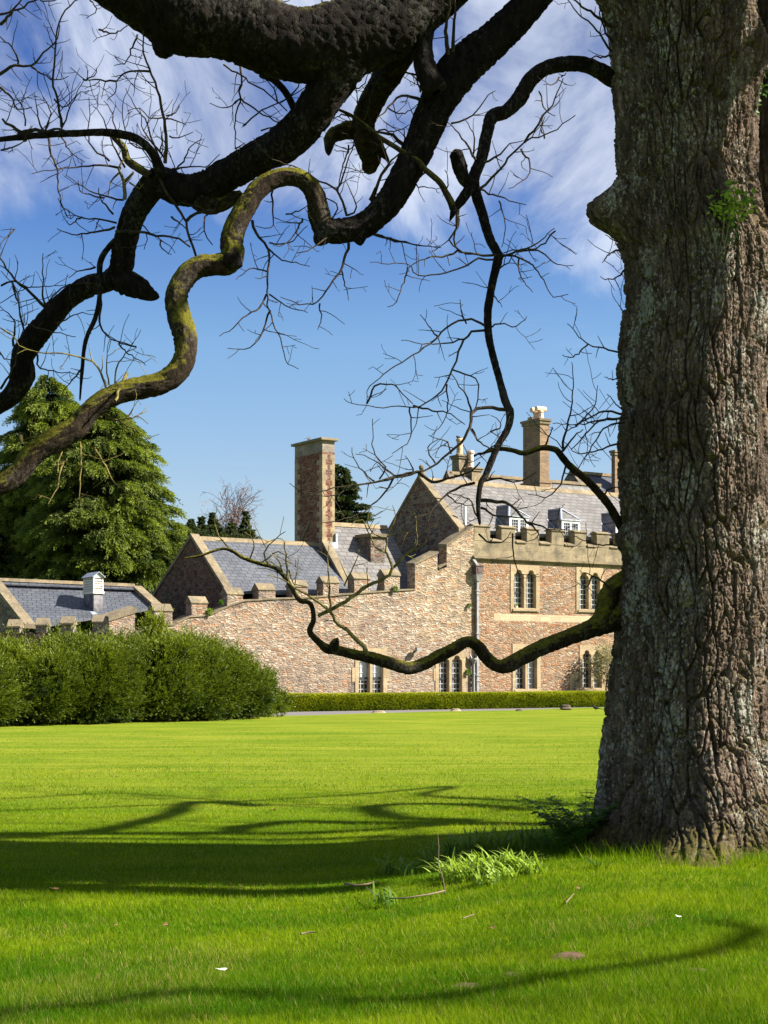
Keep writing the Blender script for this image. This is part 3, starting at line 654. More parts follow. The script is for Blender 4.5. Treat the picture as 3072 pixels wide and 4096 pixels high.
for k in (-.15, .15): b.hexa([(s_ + k - .02, -.2, 2.26), (s_ + k + .02, -.2, 2.26), (s_ + k + .02, -.05, 2.26), (s_ + k - .02, -.05, 2.26)], [(s_ + k * 1.5 - .01, -.14, 2.45), (s_ + k * 1.5 + .01, -.14, 2.45), (s_ + k * 1.5 + .01, -.1, 2.45), (s_ + k * 1.5 - .01, -.1, 2.45)])
for z in (.7, 1.5): b.cyl((s_, -.12), .08, .08, z, z + .08, 10)
mw.part('downpipe', b, m_iron)['label'] = 'short round rainwater pipe with a fluted head'

# ---- lean-to between the house gable and the curtain wall
ln = House('lean_to', 'dark blue slate lean-to roof against the house gable behind the battlements', 'lean-to', -2.0, .7)
b = MB(); roof(b, [(-3.6, .62, 4.1), (GS - .02, .62, 7.0), (GS - .02, 6.4, 7.4), (-3.6, 6.4, 4.5)]); ln.part('roof', b, m_slated)
b = MB(); b.box((-4.6, .61, 0), (GS - .02, 1.2, 5.0)); ln.part('wall', b, m_brown)

# ---- the range with the tall chimney
rc = House('chimney_range', 'grey slated range with one very tall red stone chimney on its gable', 'house', -4.6, 1.3)
CG, CT, CZ, CE = -4.6, 4.3, 8.43, -.45
b = MB(); roof(b, [(CG + .1, .9, 4.95), (CE, .9, 4.95), (CE, CT, CZ), (CG + .1, CT, CZ)]); roof(b, [(CE, 7.7, 5.0), (CG + .1, 7.7, 5.0), (CG + .1, CT, CZ), (CE, CT, CZ)]); rr = rc.part('roof', b, m_slateg)
b = MB(); b.hexa([(CG + .1, CT - .15, CZ - .1), (CE, CT - .15, CZ - .1), (CE, CT + .15, CZ - .1), (CG + .1, CT + .15, CZ - .1)], [(CG + .1, CT - .03, CZ + .1), (CE, CT - .03, CZ + .1), (CE, CT + .03, CZ + .1), (CG + .1, CT + .03, CZ + .1)]); rc.part('ridge', b, m_ridge, rr)
b = MB(); b.hexa([(CG, 1.0, 0), (CG + .3, 1.0, 0), (CG + .3, 7.6, 0), (CG, 7.6, 0)], [(CG, 1.0, 5.0), (CG + .3, 1.0, 5.0), (CG + .3, 7.6, 5.0), (CG, 7.6, 5.0)])
b.hexa([(CG, 1.0, 5.0), (CG, 7.6, 5.0), (CG, CT, CZ)], [(CG + .3, 1.0, 5.0), (CG + .3, 7.6, 5.0), (CG + .3, CT, CZ)]); b.box((CG + .3, 7.3, 0), (CE, 7.6, 5)); b.box((CE - .3, 1.2, 0), (CE, 7.3, 5))
b.hexa([(CE - .3, 1.0, 5.0), (CE - .3, 7.6, 5.0), (CE - .3, CT, CZ - .1)], [(CE, 1.0, 5.0), (CE, 7.6, 5.0), (CE, CT, CZ - .1)])
gw = rc.part('gable_wall', b, m_redrub)
b = MB(); slab(b, CG - .06, CG + .36, (.75, 4.80), (CT - .9, 7.52), .2); slab(b, CG - .06, CG + .36, (7.75, 4.8), (CT, CZ + .02), .2); rc.part('gable_coping', b, m_cope, gw, bevel=.01)
z1 = spl(1291, 1752, CG)[1]; t0, t1 = 3.24, 5.72; s1 = tpl(1338, 1757, 3.24)[0]
b = MB(); b.box((CG - .02, t0, 6.5), (s1, t1, z1 - .62)); chm = rc.part('tall_chimney', b, m_chim)
b = MB(); b.box((CG - .022, t0 - .002, z1 - .618), (s1 + .002, t1 + .002, z1 - .10)); rc.part('chimney_head', b, ashlar('stained chimney head', (.26, .22, .18), (.11, .10, .09), .5, .2), chm)
b = MB(); b.box((CG - .16, t0 - .14, z1 - .098), (s1 + .14, t1 + .14, z1 + .02)); rc.part('cap', b, m_cope, chm, bevel=.02)
m_cq = ashlar('chimney quoins', (.35, .275, .17), (.15, .12, .085), .5, .235, .6)
for corner in range(3):
    b = MB(); z = 7.0; k = 0
    while z < z1 - .9:
        L = .36 if k % 2 else .2; M_ = .2 if k % 2 else .32; hh = .235; e_ = .008
        if corner == 0: b.box((CG - .02 - e_, t0 - e_, z), (CG + M_ * .75, t0 + L * 1.3, z + hh - .002))
        if corner == 1: b.box((s1 - M_ * .7, t0 - e_, z), (s1 + e_, t0 + L, z + hh - .002))
        if corner == 2: b.box((CG - .02 - e_, t1 - L * 1.3, z), (CG + M_ * .6, t1 + e_, z + hh - .002))
        z += hh; k += 1
    rc.part('quoins', b, m_cq, chm)
b = MB(); b.box((CG + .3, t0 - .12, 7.0), (s1 + .12, t0 - .02, 7.5)); b.box((s1 + .01, t0 - .1, 7.0), (s1 + .12, CT, 7.9)); rc.part('lead_flashing', b, m_lead, chm)
b = MB(); b.box((-2.5, 2.5, 5.5), (-1.75, 3.6, 7.78)); o = rc.part('chimney', b, m_brown); o['label'] = 'low square stone stack with a flat cap'
b = MB(); b.box((-2.6, 2.4, 7.781), (-1.65, 3.7, 7.93)); rc.part('cap', b, m_cope, o)

# ---- the middle gabled building
bb = House('gabled_outbuilding', 'blue slated outbuilding with a dark red stone gable behind the battlements', 'outbuilding', -10.9, .6)
BG, BT, BZ, BE = -10.9, 3.76, 7.42, CG - .02
b = MB(); roof(b, [(BG + .1, .56, 5.0), (BE, .56, 5.0), (BE, BT, BZ), (BG + .1, BT, BZ)]); roof(b, [(BE, 7.0, 5.0), (BG + .1, 7.0, 5.0), (BG + .1, BT, BZ), (BE, BT, BZ)]); rr = bb.part('roof', b, m_slateb)
b = MB(); b.hexa([(BG + .1, BT - .15, BZ - .1), (BE, BT - .15, BZ - .1), (BE, BT + .15, BZ - .1), (BG + .1, BT + .15, BZ - .1)], [(BG + .1, BT - .03, BZ + .09), (BE, BT - .03, BZ + .09), (BE, BT + .03, BZ + .09), (BG + .1, BT + .03, BZ + .09)]); bb.part('ridge', b, m_ridge, rr)
b = MB(); b.hexa([(BG, .62, 0), (BG + .3, .62, 0), (BG + .3, 7.6, 0), (BG, 7.6, 0)], [(BG, .62, 5.0), (BG + .3, .62, 5.0), (BG + .3, 7.6, 5.0), (BG, 7.6, 5.0)])
b.hexa([(BG, .62, 5.0), (BG, 7.6, 5.0), (BG, BT, BZ)], [(BG + .3, .62, 5.0), (BG + .3, 7.6, 5.0), (BG + .3, BT, BZ)]); b.box((BG + .3, 6.6, 0), (BE, 6.9, 4.9)); gw = bb.part('gable_wall', b, m_redrub)
b = MB(); slab(b, BG - .06, BG + .34, (.55, 4.93), (BT, BZ + .02), .17); slab(b, BG - .06, BG + .34, (7.72, 4.93), (BT, BZ + .02), .17); bb.part('gable_coping', b, m_cope, gw, bevel=.01)

# ---- the low building at the left
la = House('low_outbuilding', 'low blue slated building with a louvred roof vent at the left', 'outbuilding', -14.2, .6)
TA = 2.6; TD = TA - .5
AR, zr0 = tpl(616, 2430, TA); AL, zl0 = tpl(130, 2508, TA); t_r, z_r = spl(537, 2360, AR); z_l = tpl(0, 2337, TA + 4.0)[1]
rl = (AL, TA + 4.0, z_l); rr_ = (AR, t_r, z_r); el_ = (AL, TA, zl0); er = (AR, TA, zr0)
b = MB(); roof(b, [el_, er, rr_, rl]); roof(b, [(AR, t_r + 3, zr0 - .3), (AL, TA + 8, zl0), rl, rr_]); rr = la.part('roof', b, m_slateb)
def lerp(a, c, k): return tuple(x + (y - x) * k for x, y in zip(a, c))
a0, a1 = lerp(rl, el_, .085), lerp(rr_, er, .16); up = (0, -.02, .11)
b = MB(); roof(b, [lerp(a0, (a0[0], a0[1], a0[2] + .15), 1), (a1[0], a1[1], a1[2] + .15), (rr_[0], rr_[1], rr_[2] + .16), (rl[0], rl[1], rl[2] + .16)], .04); la.part('ridge_vent_strip', b, m_slateb, rr)
b = MB(); b.hexa([(rl[0], rl[1] - .14, rl[2] + .13), (rr_[0], rr_[1] - .14, rr_[2] + .13), (rr_[0], rr_[1] + .14, rr_[2] + .13), (rl[0], rl[1] + .14, rl[2] + .13)], [(rl[0], rl[1] - .04, rl[2] + .27), (rr_[0], rr_[1] - .04, rr_[2] + .27), (rr_[0], rr_[1] + .04, rr_[2] + .27), (rl[0], rl[1] + .04, rl[2] + .27)]); la.part('ridge', b, m_ridge, rr)
for k in np.linspace(.05, .95, 7):
    b = MB()
    q = lerp(lerp(rl, el_, .05), lerp(rr_, er, .09), k); b.box((q[0] - .04, q[1] - .05, q[2] - .05), (q[0] + .04, q[1] + .05, q[2] + .13)); la.part('vent_post', b, m_rust, rr)
b = MB(); b.hexa([(AR, TA, 0), (AR, TA, zr0), (AR, t_r, z_r), (AR, t_r + 2.9, zr0 - .3), (AR, t_r + 2.9, 0)], [(AR + .3, TA, 0), (AR + .3, TA, zr0), (AR + .3, t_r, z_r), (AR + .3, t_r + 2.9, zr0 - .3), (AR + .3, t_r + 2.9, 0)]); gw = la.part('gable_wall', b, m_brown)
b = MB(); slab(b, AR - .08, AR + .34, (TA - .05, zr0 - .02), (t_r, z_r + .02), .17); slab(b, AR - .08, AR + .34, (t_r + 3, zr0 - .35), (t_r, z_r + .02), .17); la.part('gable_coping', b, m_cope, gw)
b = MB(); b.hexa([(AL - .3, TA + .1, 0), (AL - .3, TA + .1, zl0), (AL - .3, TA + 4, z_l), (AL - .3, TA + 7.9, zl0), (AL - .3, TA + 7.9, 0)], [(AL, TA + .1, 0), (AL, TA + .1, zl0), (AL, TA + 4, z_l), (AL, TA + 7.9, zl0), (AL, TA + 7.9, 0)]); gw = la.part('gable_wall', b, m_brown)
b = MB(); slab(b, AL - .36, AL + .1, (TA - .08, zl0 - .06), (TA + 4, z_l + .02), .18); slab(b, AL - .36, AL + .1, (TA + 8.1, zl0 - .1), (TA + 4, z_l + .02), .18); la.part('gable_coping', b, m_cope, gw)
t_, z_ = spl(12, 2600, AL - .3); b = MB(); b.box((AL - .33, t_ - .75, z_ - .45), (AL - .301, t_ + .45, z_ + .75)); wn = la.part('window', b, m_ash)
b = MB(); b.box((AL - .34, t_ - .35, z_ - .25), (AL - .332, t_ + .2, z_ + .45)); la.part('pane', b, m_glass, wn)
b = MB(); b.box((AL, TA + 5.6, 0), (AR, TA + 5.9, 3.2)); la.part('wall', b, m_brown)
vt0 = TA + .5; vs0, zr = tpl(374, 2450, vt0); vs1 = tpl(414, 2450, vt0)[0]; vt1 = spl(333, 2420, vs0)[0]; zb, ze, za = tpl(374, 2374, vt0)[1], tpl(374, 2305, vt0)[1], tpl(392, 2291, vt0)[1] + .05
b = MB(); b.box((vs0 + .02, vt0 + .02, zr - .2), (vs1 - .02, vt1, zb)); vb = la.part('roof_vent', b, m_leadd)
b = MB(); b.box((vs0 - .03, vt0 - .03, zb), (vs1 + .03, vt1 + .03, zb + .1))
for x in (vs0, vs1 - .06):
    for y in (vt0, vt1 - .12): b.box((x, y, zb + .101), (x + .06, y + .12, ze))
b.box((vs0, vt0, ze - .06), (vs1, vt1, ze - .002)); b.box((vs0 + .08, vt0 + .1, zb + .101), (vs1 - .08, vt1 - .1, ze - .061))
sm = (vs0 + vs1) / 2
b.hexa([(vs0, vt0, ze), (vs1, vt0, ze), (sm, vt0, za - .03)], [(vs0, vt1, ze), (vs1, vt1, ze), (sm, vt1, za - .03)])
la.part('louvre_housing', b, m_cream, vb)
b = MB(); n_ = 5
for k in range(n_):
    z = zb + .13 + (ze - zb - .22) * k / n_; hh = (ze - zb - .22) / n_
    b.hexa([(vs0 + .061, vt0 + .0, z), (vs1 - .061, vt0 + .0, z), (vs1 - .061, vt0 + .07, z + hh * .75), (vs0 + .061, vt0 + .07, z + hh * .75)], [(vs0 + .061, vt0 + .0, z + .03), (vs1 - .061, vt0 + .0, z + .03), (vs1 - .061, vt0 + .07, z + hh * .75 + .03), (vs0 + .061, vt0 + .07, z + hh * .75 + .03)])
    b.hexa([(vs0, vt1 - .121, z), (vs0, vt0 + .121, z), (vs0 + .06, vt0 + .121, z + hh * .75), (vs0 + .06, vt1 - .121, z + hh * .75)], [(vs0, vt1 - .121, z + .03), (vs0, vt0 + .121, z + .03), (vs0 + .06, vt0 + .121, z + hh * .75 + .03), (vs0 + .06, vt1 - .121, z + hh * .75 + .03)])
la.part('louvres', b, m_cream, vb)
b = MB(); o_ = .07
for sgn in (-1, 1):
    xe = vs0 - o_ if sgn < 0 else vs1 + o_
    P = [(xe, vt0 - o_, ze - .02), (sm, vt0 - o_, za), (sm, vt1 + o_, za), (xe, vt1 + o_, ze - .02)]
    if sgn < 0: P = P[::-1]
    P = P if sgn > 0 else P
    b.poly(P); b.poly([(x, y, z - .03) for x, y, z in P[::-1]])
    b.poly([(xe, vt0 - o_, ze - .02), (xe, vt0 - o_, ze - .05), (sm, vt0 - o_, za - .03), (sm, vt0 - o_, za)])
la.part('vent_roof', b, m_lead, vb)
b = MB(); b.hexa([(vs0 - .16, vt0 - .25, zr - .12), (vs1 + .16, vt0 - .25, zr - .06), (vs1 + .16, vt0 + .05, zr + .06), (vs0 - .16, vt0 + .05, zr)], [(vs0 - .16, vt0 - .25, zr - .08), (vs1 + .16, vt0 - .25, zr - .02), (vs1 + .16, vt0 + .05, zr + .10), (vs0 - .16, vt0 + .05, zr + .04)]); la.part('lead_apron', b, m_lead, vb)

# ---- ranges further back
r2 = House('rear_range', 'grey slated rear range with clustered clay pots behind the main ridge', 'house', 9, 9)
b = MB(); s_l = tpl(1800, 1905, 9.5)[0]; z2 = tpl(1980, 1913, 9.5)[1]; roof(b, [(s_l, 6.9, 8.8), (17.2, 6.9, 8.8), (17.2, 9.5, z2 + .05), (s_l, 9.5, z2 + .05)]); roof(b, [(17.2, 12.1, 8.8), (s_l, 12.1, 8.8), (s_l, 9.5, z2 + .05), (17.2, 9.5, z2 + .05)]); rr = r2.part('roof', b, m_slateg)
b = MB(); b.box((s_l, 9.36, z2), (17.2, 9.64, z2 + .16)); r2.part('ridge', b, m_ridge, rr)
b = MB(); b.hexa([(s_l - .25, 6.8, 0), (s_l - .25, 6.8, 8.8), (s_l - .25, 9.5, z2 + .2), (s_l - .25, 12.2, 8.8), (s_l - .25, 12.2, 0)], [(s_l + .1, 6.8, 0), (s_l + .1, 6.8, 8.8), (s_l + .1, 9.5, z2 + .2), (s_l + .1, 12.2, 8.8), (s_l + .1, 12.2, 0)]); b.box((s_l + .1, 11.9, 0), (17.2, 12.1, 8.7)); b.box((17.0, 7.1, 0), (17.2, 11.8, 8.7)); r2.part('gable_wall', b, m_brown)
c1, s0, s1, t0, t1, z1 = stack(r2, 1808, 1836, 1872, 1818, 9.8, 9.5, m_ash, .2)
pot(r2, c1, ((s0 + s1) / 2 - .05, t0 + .3), z1, .9, .17, m_pot); pot(r2, c1, ((s0 + s1) / 2 + .1, t0 + (t1 - t0) * .75), z1, .95, .17, m_pot)
c1, s0, s1, t0, t1, z1 = stack(r2, 1852, 1888, 1926, 1868, 9.2, 9.5, m_ash, .2)
pot(r2, c1, ((s0 + s1) / 2, t0 + (t1 - t0) * .7), z1, .95, .19, m_terra)
r3 = House('far_range', 'dark slated far range with a brick stack beside the tree trunk', 'house', 20, 14)
zz = 13.35; s_l = tpl(2296, 1910, 14)[0]
b = MB(); roof(b, [(s_l, 10, 9.6), (30, 10, 9.6), (30, 14, zz), (s_l, 14, zz)]); roof(b, [(30, 18, 9.6), (s_l, 18, 9.6), (s_l, 14, zz), (30, 14, zz)]); rr = r3.part('roof', b, m_slated)
b = MB(); b.box((s_l, 13.85, zz - .05), (30, 14.15, zz + .12)); r3.part('ridge', b, m_ridge, rr)
b = MB(); b.hexa([(s_l - .3, 10, 0), (s_l - .3, 10, 9.6), (s_l - .3, 14, zz + .15), (s_l - .3, 18, 9.6), (s_l - .3, 18, 0)], [(s_l + .1, 10, 0), (s_l + .1, 10, 9.6), (s_l + .1, 14, zz + .15), (s_l + .1, 18, 9.6), (s_l + .1, 18, 0)]); b.box((s_l + .1, 17.7, 0), (30, 17.9, 9.5)); b.box((s_l + .1, 10.1, 0), (30, 10.3, 9.45)); r3.part('gable_wall', b, m_brown)
stack(r3, 2446, 2460, 2520, 1800, 12.6, 10.2, m_brick2, .3)
# ------------------------------------------------------------------ foliage
rng = np.random.default_rng(7)
def unit(a): return a / np.maximum(np.linalg.norm(a, axis=-1, keepdims=True), 1e-9)
def diamonds(P, D, L, W, up=None):
    """one leaf-sized diamond per row, lying along D"""
    n = len(P); r = rng.normal(size=(n, 3)) if up is None else up + .35 * rng.normal(size=(n, 3))
    S = unit(np.cross(D, r)); L = np.broadcast_to(L, n)[:, None]; W = np.broadcast_to(W, n)[:, None]
    V = np.stack([P, P + D * L * .45 + S * W * .5, P + D * L, P + D * L * .45 - S * W * .5], 1).reshape(-1, 3)
    return V, np.arange(4 * n).reshape(n, 4)
def sprays(P, D, n, spread, L, W, slen, droop=0.):
    """n leaflets along each twig of length slen from P along D"""
    N = len(P); k = rng.random((N, n)); side = rng.normal(size=(N, n, 3))
    Dn = D[:, None, :]; side = side - (side * Dn).sum(-1, keepdims=True) * Dn; side = unit(side)
    sl = np.broadcast_to(slen, N)[:, None]
    Q = P[:, None, :] + Dn * (k * sl)[..., None] + side * (.04 * sl)[..., None]
    Q[..., 2] -= droop * (k ** 2) * sl
    DD = unit(Dn + side * spread * (.4 + rng.random((N, n, 1))) + np.array([0, 0, -droop * .8]))
    sz = (1.1 - .5 * k) * (.7 + .6 * rng.random((N, n)))
    return Q.reshape(-1, 3), DD.reshape(-1, 3), (L * sz).ravel(), (W * sz).ravel(), k.ravel()

def ico(sub=3):
    import bmesh
    bm = bmesh.new(); bmesh.ops.create_icosphere(bm, subdivisions=sub, radius=1)
    V = np.array([v.co[:] for v in bm.verts]); F = np.array([[v.index for v in f.verts] for f in bm.faces]); bm.free(); return V, F
IV, IF = ico(3)

def tube(path, rad, n=6, twist=0.):
    """plain tapering tube, returns verts, quads"""
    P = np.asarray(path, float); r = np.broadcast_to(np.asarray(rad, float), len(P))
    T = np.gradient(P, axis=0); T = unit(T); a = np.array([0, 0, 1.]) if abs(T[0][2]) < .8 else np.array([1., 0, 0])
    N = unit(np.cross(T[0], a)); Ns = []
    for t in T: N = unit(N - t * N.dot(t)); Ns.append(N)
    Ns = np.array(Ns); Bs = np.cross(T, Ns); A = np.linspace(0, 2 * np.pi, n, endpoint=False) + twist
    V = P[:, None] + r[:, None, None] * (np.cos(A)[None, :, None] * Ns[:, None] + np.sin(A)[None, :, None] * Bs[:, None])
    i = np.arange(len(P) - 1)[:, None] * n; j = np.arange(n)[None]; k = (j + 1) % n
    F = np.stack([i + j, i + k, i + n + k, i + n + j], -1).reshape(-1, 4)
    return V.reshape(-1, 3), F
class NB:
    """collects numpy pieces"""
    def __init__(s): s.V = []; s.F = []; s.T = []; s.n = 0
    def add(s, V, F, tone=None):
        s.V.append(V); s.F.append(F + s.n); s.n += len(V); s.T.append(np.full(len(V), .5) if tone is None else np.broadcast_to(tone, len(V)))
    def build(s, name, m, parent=None, base=(0, 0, 0), smooth=False):
        return npmesh(name, np.concatenate(s.V), np.concatenate(s.F), m, parent, base, smooth, np.concatenate(s.T))

def conifer(name, label, cat, base, h, rfun, m, nbr=420, seed=1, spl_=.9, lf=(.22, .07), nleaf=30, droop=.7, dens=5, group=None, tonefix=0.):
    """trunk, tiers of drooping boughs carrying flattened hanging sprays"""
    global rng; rng = np.random.default_rng(seed)
    root = thing(name, label, cat, base, 0, group); B = np.array(base, float)
    V, F = tube([B + (0, 0, -.1), B + (0, 0, h * .5), B + (0, 0, h * .97)], [.45, .28, .04], 8); npmesh('trunk', V, F, m_trunkfar, root, B, True)
    nb = NB(); zz = np.sort(rng.random(nbr)) ** .9
    P0_, D0_, S_, tn = [], [], [], []
    for z in zz:
        a = rng.random() * 6.283; R_ = rfun(z) * (.72 + .42 * rng.random()) ; out = np.array([math.cos(a), math.sin(a), 0])
        L = max(R_, .07); up = .25 * (1 - z) + .35 * z
        st = B + (0, 0, h * z); K = max(3, int(dens * (2 + L * 1.6)))
        k = .35 + .65 * rng.random(K) ** .7
        pts = st + out * (L * k)[:, None] + np.array([0, 0, 1.])[None] * (up * L * k - droop * L * .45 * k ** 2.2)[:, None]
        tan = np.array([-out[1], out[0], 0])
        pts = pts + tan[None] * (rng.normal(size=(K, 1)) * (.10 + .20 * L * (1 - k))[:, None])
        d = out[None] * (.7 + .3 * rng.random((K, 1))) + tan[None] * rng.normal(size=(K, 1)) * .5 + np.array([0, 0, -1.])[None] * (droop * (.3 + .7 * rng.random((K, 1))))
        if droop < 0: d = d + np.array([0, 0, 1.2])
        P0_.append(pts); D0_.append(unit(d)); S_.append(np.full(K, spl_) * min(1, .35 + .5 * R_) * (.6 + .6 * rng.random(K))); tn.append(np.clip(.10 + .80 * (k - .45) + .35 * (rng.random(K) - .5) + .45 * (rng.random() - .5) + tonefix, 0, 1))  # paler tips are new growth; dark insides are shade put into the tone
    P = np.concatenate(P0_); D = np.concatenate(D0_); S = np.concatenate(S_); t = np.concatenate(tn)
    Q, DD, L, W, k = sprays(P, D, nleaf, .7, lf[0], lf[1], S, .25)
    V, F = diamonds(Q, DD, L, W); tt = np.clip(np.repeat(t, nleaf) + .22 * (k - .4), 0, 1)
    o = npmesh('foliage', V, F, m, root, B, False, np.repeat(tt, 4))
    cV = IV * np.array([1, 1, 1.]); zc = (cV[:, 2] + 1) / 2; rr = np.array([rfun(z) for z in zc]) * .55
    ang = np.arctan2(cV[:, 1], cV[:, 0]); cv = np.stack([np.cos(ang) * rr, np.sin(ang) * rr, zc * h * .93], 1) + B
    npmesh('inner_core', cv, IF, m_core, root, B, True)  # filler core added inside the tree to stop light showing through
    return root
def prof(pts): 
    x = [p[0] for p in pts]; y = [p[1] for p in pts]; return lambda z: float(np.interp(z, x, y))
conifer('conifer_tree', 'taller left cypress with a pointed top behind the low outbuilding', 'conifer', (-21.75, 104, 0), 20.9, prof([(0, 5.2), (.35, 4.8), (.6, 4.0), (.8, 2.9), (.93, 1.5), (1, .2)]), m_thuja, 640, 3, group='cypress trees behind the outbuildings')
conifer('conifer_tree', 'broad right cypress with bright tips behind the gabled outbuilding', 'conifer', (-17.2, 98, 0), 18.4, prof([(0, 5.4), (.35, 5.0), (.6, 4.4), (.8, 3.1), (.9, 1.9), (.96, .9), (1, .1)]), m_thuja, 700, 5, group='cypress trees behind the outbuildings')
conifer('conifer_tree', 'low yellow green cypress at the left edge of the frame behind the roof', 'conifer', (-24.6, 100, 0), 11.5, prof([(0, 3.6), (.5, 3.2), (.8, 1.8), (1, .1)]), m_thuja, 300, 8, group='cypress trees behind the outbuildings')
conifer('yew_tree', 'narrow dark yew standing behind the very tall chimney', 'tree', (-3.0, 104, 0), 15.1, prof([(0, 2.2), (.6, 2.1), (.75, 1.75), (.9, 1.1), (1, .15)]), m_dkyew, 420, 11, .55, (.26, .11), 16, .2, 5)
EV = (('dark spiky evergreen next to the broad cypress', 765, 2085, 110, 1.5), ('dark evergreen spire with a bare birch just right of it', 850, 2060, 114, 1.1), ('slim dark evergreen at the right end of the far clump', 982, 2055, 112, .85), ('short dark evergreen between the birch and the slim evergreen', 925, 2100, 109, 1.2), ('low dark evergreen in front of the far clump', 880, 2120, 108, 1.5), ('thin evergreen tip just right of the broad cypress', 805, 2075, 113, .8))
for i, (lab, u, v, Y, R_) in enumerate(EV):
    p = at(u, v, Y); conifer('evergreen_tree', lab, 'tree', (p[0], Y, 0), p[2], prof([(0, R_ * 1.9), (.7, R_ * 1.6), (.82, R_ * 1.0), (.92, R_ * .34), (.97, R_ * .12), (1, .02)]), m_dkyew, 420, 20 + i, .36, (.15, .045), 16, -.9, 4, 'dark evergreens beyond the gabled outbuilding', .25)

# bare birch beyond
def grow(P, D, L, r, lev, nb, kids=3, wob=.35, seg=.12, grav=0., n=4, ratio=.5, rmin=.002, spread=.8):
    k = max(3, int(L / seg)); pts = [P]; d = unit(np.array(D, float)); st = L / k; zig = 1
    nodes = []
    for i in range(k):
        zig = -zig; d = unit(d + rng.normal(size=3) * wob * .45 + np.array([0, 0, grav])); pts.append(pts[-1] + d * st); nodes.append((pts[-1], d, i / k))
    rad = np.linspace(r, max(rmin, r * .35), k + 1); nb.add(*tube(pts, rad, n))
    if lev > 0:
        for j in range(kids):
            q, d0, f_ = nodes[min(k - 1, int(k * (.15 + .8 * (j + rng.random()) / kids)))]
            dd = unit(d0 * .6 + rng.normal(size=3) * spread); grow(q, dd, L * ratio * (.6 + .7 * rng.random()) * (1.1 - .5 * f_), max(rmin, r * .6 * (1 - .4 * f_)), lev - 1, nb, max(2, kids - 1), wob, seg, grav, n, ratio, rmin, spread)
m_birch = plain('reddish birch twigs', (.16, .10, .085), .8)
p = at(925, 2040, 118); rng = np.random.default_rng(4)
bt = thing('birch_tree', 'bare reddish twiggy birch rising behind the dark evergreens', 'tree', (p[0], 118, 0)); nb = NB(); B = np.array([p[0], 118, 0.])
nb.add(*tube([B, B + (.1, 0, 8), B + (0, 0, 13.2)], [.2, .12, .06], 6)); nb.build('trunk', m_birch, bt, B)
nb = NB()
for k in range(44):
    z = 9.0 + 4.0 * rng.random(); a = rng.random() * 6.28; grow(B + (0, 0, z), (math.cos(a) * .5, math.sin(a) * .5, 1.), 2.6, .022, 2, nb, 5, .25, .25, -.03, 3, .5, .012, .4)
nb.build('crown', m_birch, bt, B)

# yew bushes in front of the wall
def bush(name, label, cat, base, lumps, m, n, seed, slen=.34, leaf=(.13, .035), nleaf=11, group=None, upb=.75, sq=2.6, tb=0., slope=True):
    global rng; rng = np.random.default_rng(seed); B = np.array(base, float); root = thing(name, label, cat, base, 0, group); nb = NB()
    lumps = [(l[0], l[1] + (1.0 if slope else 0) * l[0], l[2], l[3], l[4]) for l in lumps]; big = [l for l in lumps if l[3] > .7]
    for l in big:
        for q_ in range(5): a = rng.random() * 6.283; k_ = rng.random(); lumps.append((l[0] + .7 * l[3] * math.cos(a), l[1] - .5 * abs(math.sin(a)) * l[3], l[2] + l[4] * (.45 + .35 * k_), .22 + .22 * rng.random(), .25 + .40 * rng.random()))
    A = np.array([l[3] * l[4] for l in lumps]); A = A / A.sum(); allP, allD = [], []
    for (cx_, cy_, cz_, rx, rz), f_ in zip(lumps, A):
        c = B + (cx_, cy_, cz_); r3 = np.array([rx, rx * .9, rz]); k = int(n * f_)
        q = unit(rng.normal(size=(k, 3)));         sc = (np.abs(q) ** sq).sum(1) ** (-1 / sq)
        bump = .70 + .58 * fbm(q[:, 0] * 3.2 + seed + cx_, q[:, 2] * 4.2 + q[:, 1] * 2.1 + seed, seed, 3)
        rz_ = np.where(q[:, 2] < 0, cz_, rz)[:, None]; r3 = np.concatenate([np.repeat([[rx, rx * .9]], k, 0), rz_], 1); pos = c + q * (sc * bump * (1 - .16 * rng.random(k) ** 2))[:, None] * r3
        allP.append(pos); allD.append(unit(q * (1, 1, .6) + (0, 0, upb) + .35 * rng.normal(size=(k, 3))))
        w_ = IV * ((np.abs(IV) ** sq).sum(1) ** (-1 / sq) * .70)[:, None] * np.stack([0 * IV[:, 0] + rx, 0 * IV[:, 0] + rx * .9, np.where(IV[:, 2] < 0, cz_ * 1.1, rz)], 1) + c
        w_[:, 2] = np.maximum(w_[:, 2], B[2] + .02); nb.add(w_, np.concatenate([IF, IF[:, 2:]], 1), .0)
    P = np.concatenate(allP); D = np.concatenate(allD)
    keep = P[:, 2] > B[2] + .03
    for (cx_, cy_, cz_, rx, rz) in lumps:
        e_ = (np.abs((P - B - (cx_, cy_, cz_)) / np.array([rx, rx * .9, rz])) ** sq).sum(1); keep &= e_ > .45
    P, D = P[keep], D[keep]
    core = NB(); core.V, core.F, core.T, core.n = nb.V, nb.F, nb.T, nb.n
    Vc = np.concatenate(core.V); Fc = np.concatenate(core.F)[:, :3]; npmesh('inner_core', Vc, Fc, m_core, root, B, True)  # dark filler lumps added under the leaves against see-through
    t = np.clip(.30 + .34 * (P[:, 2] - B[2]) / 3. * 1.2 + .75 * (fbm(P[:, 0] * 1.3, P[:, 2] * 1.5, seed, 3) - .47) + .25 * (rng.random(len(P)) - .5) + tb, 0, 1)  # tone rises with height: lit tops and dark feet put into the colour
    Q, DD, L, W, k = sprays(P, D, nleaf, .55, leaf[0], leaf[1], slen * (.5 + 2.0 * rng.random(len(P)) ** 3), .08)
    V, F = diamonds(Q, DD, L, W)
    npmesh('foliage', V, F, m, root, B, False, np.repeat(np.clip(np.repeat(t, nleaf) + .25 * (k - .5), 0, 1), 4))
    return root
G = 'clipped yew bushes in front of the curtain wall'
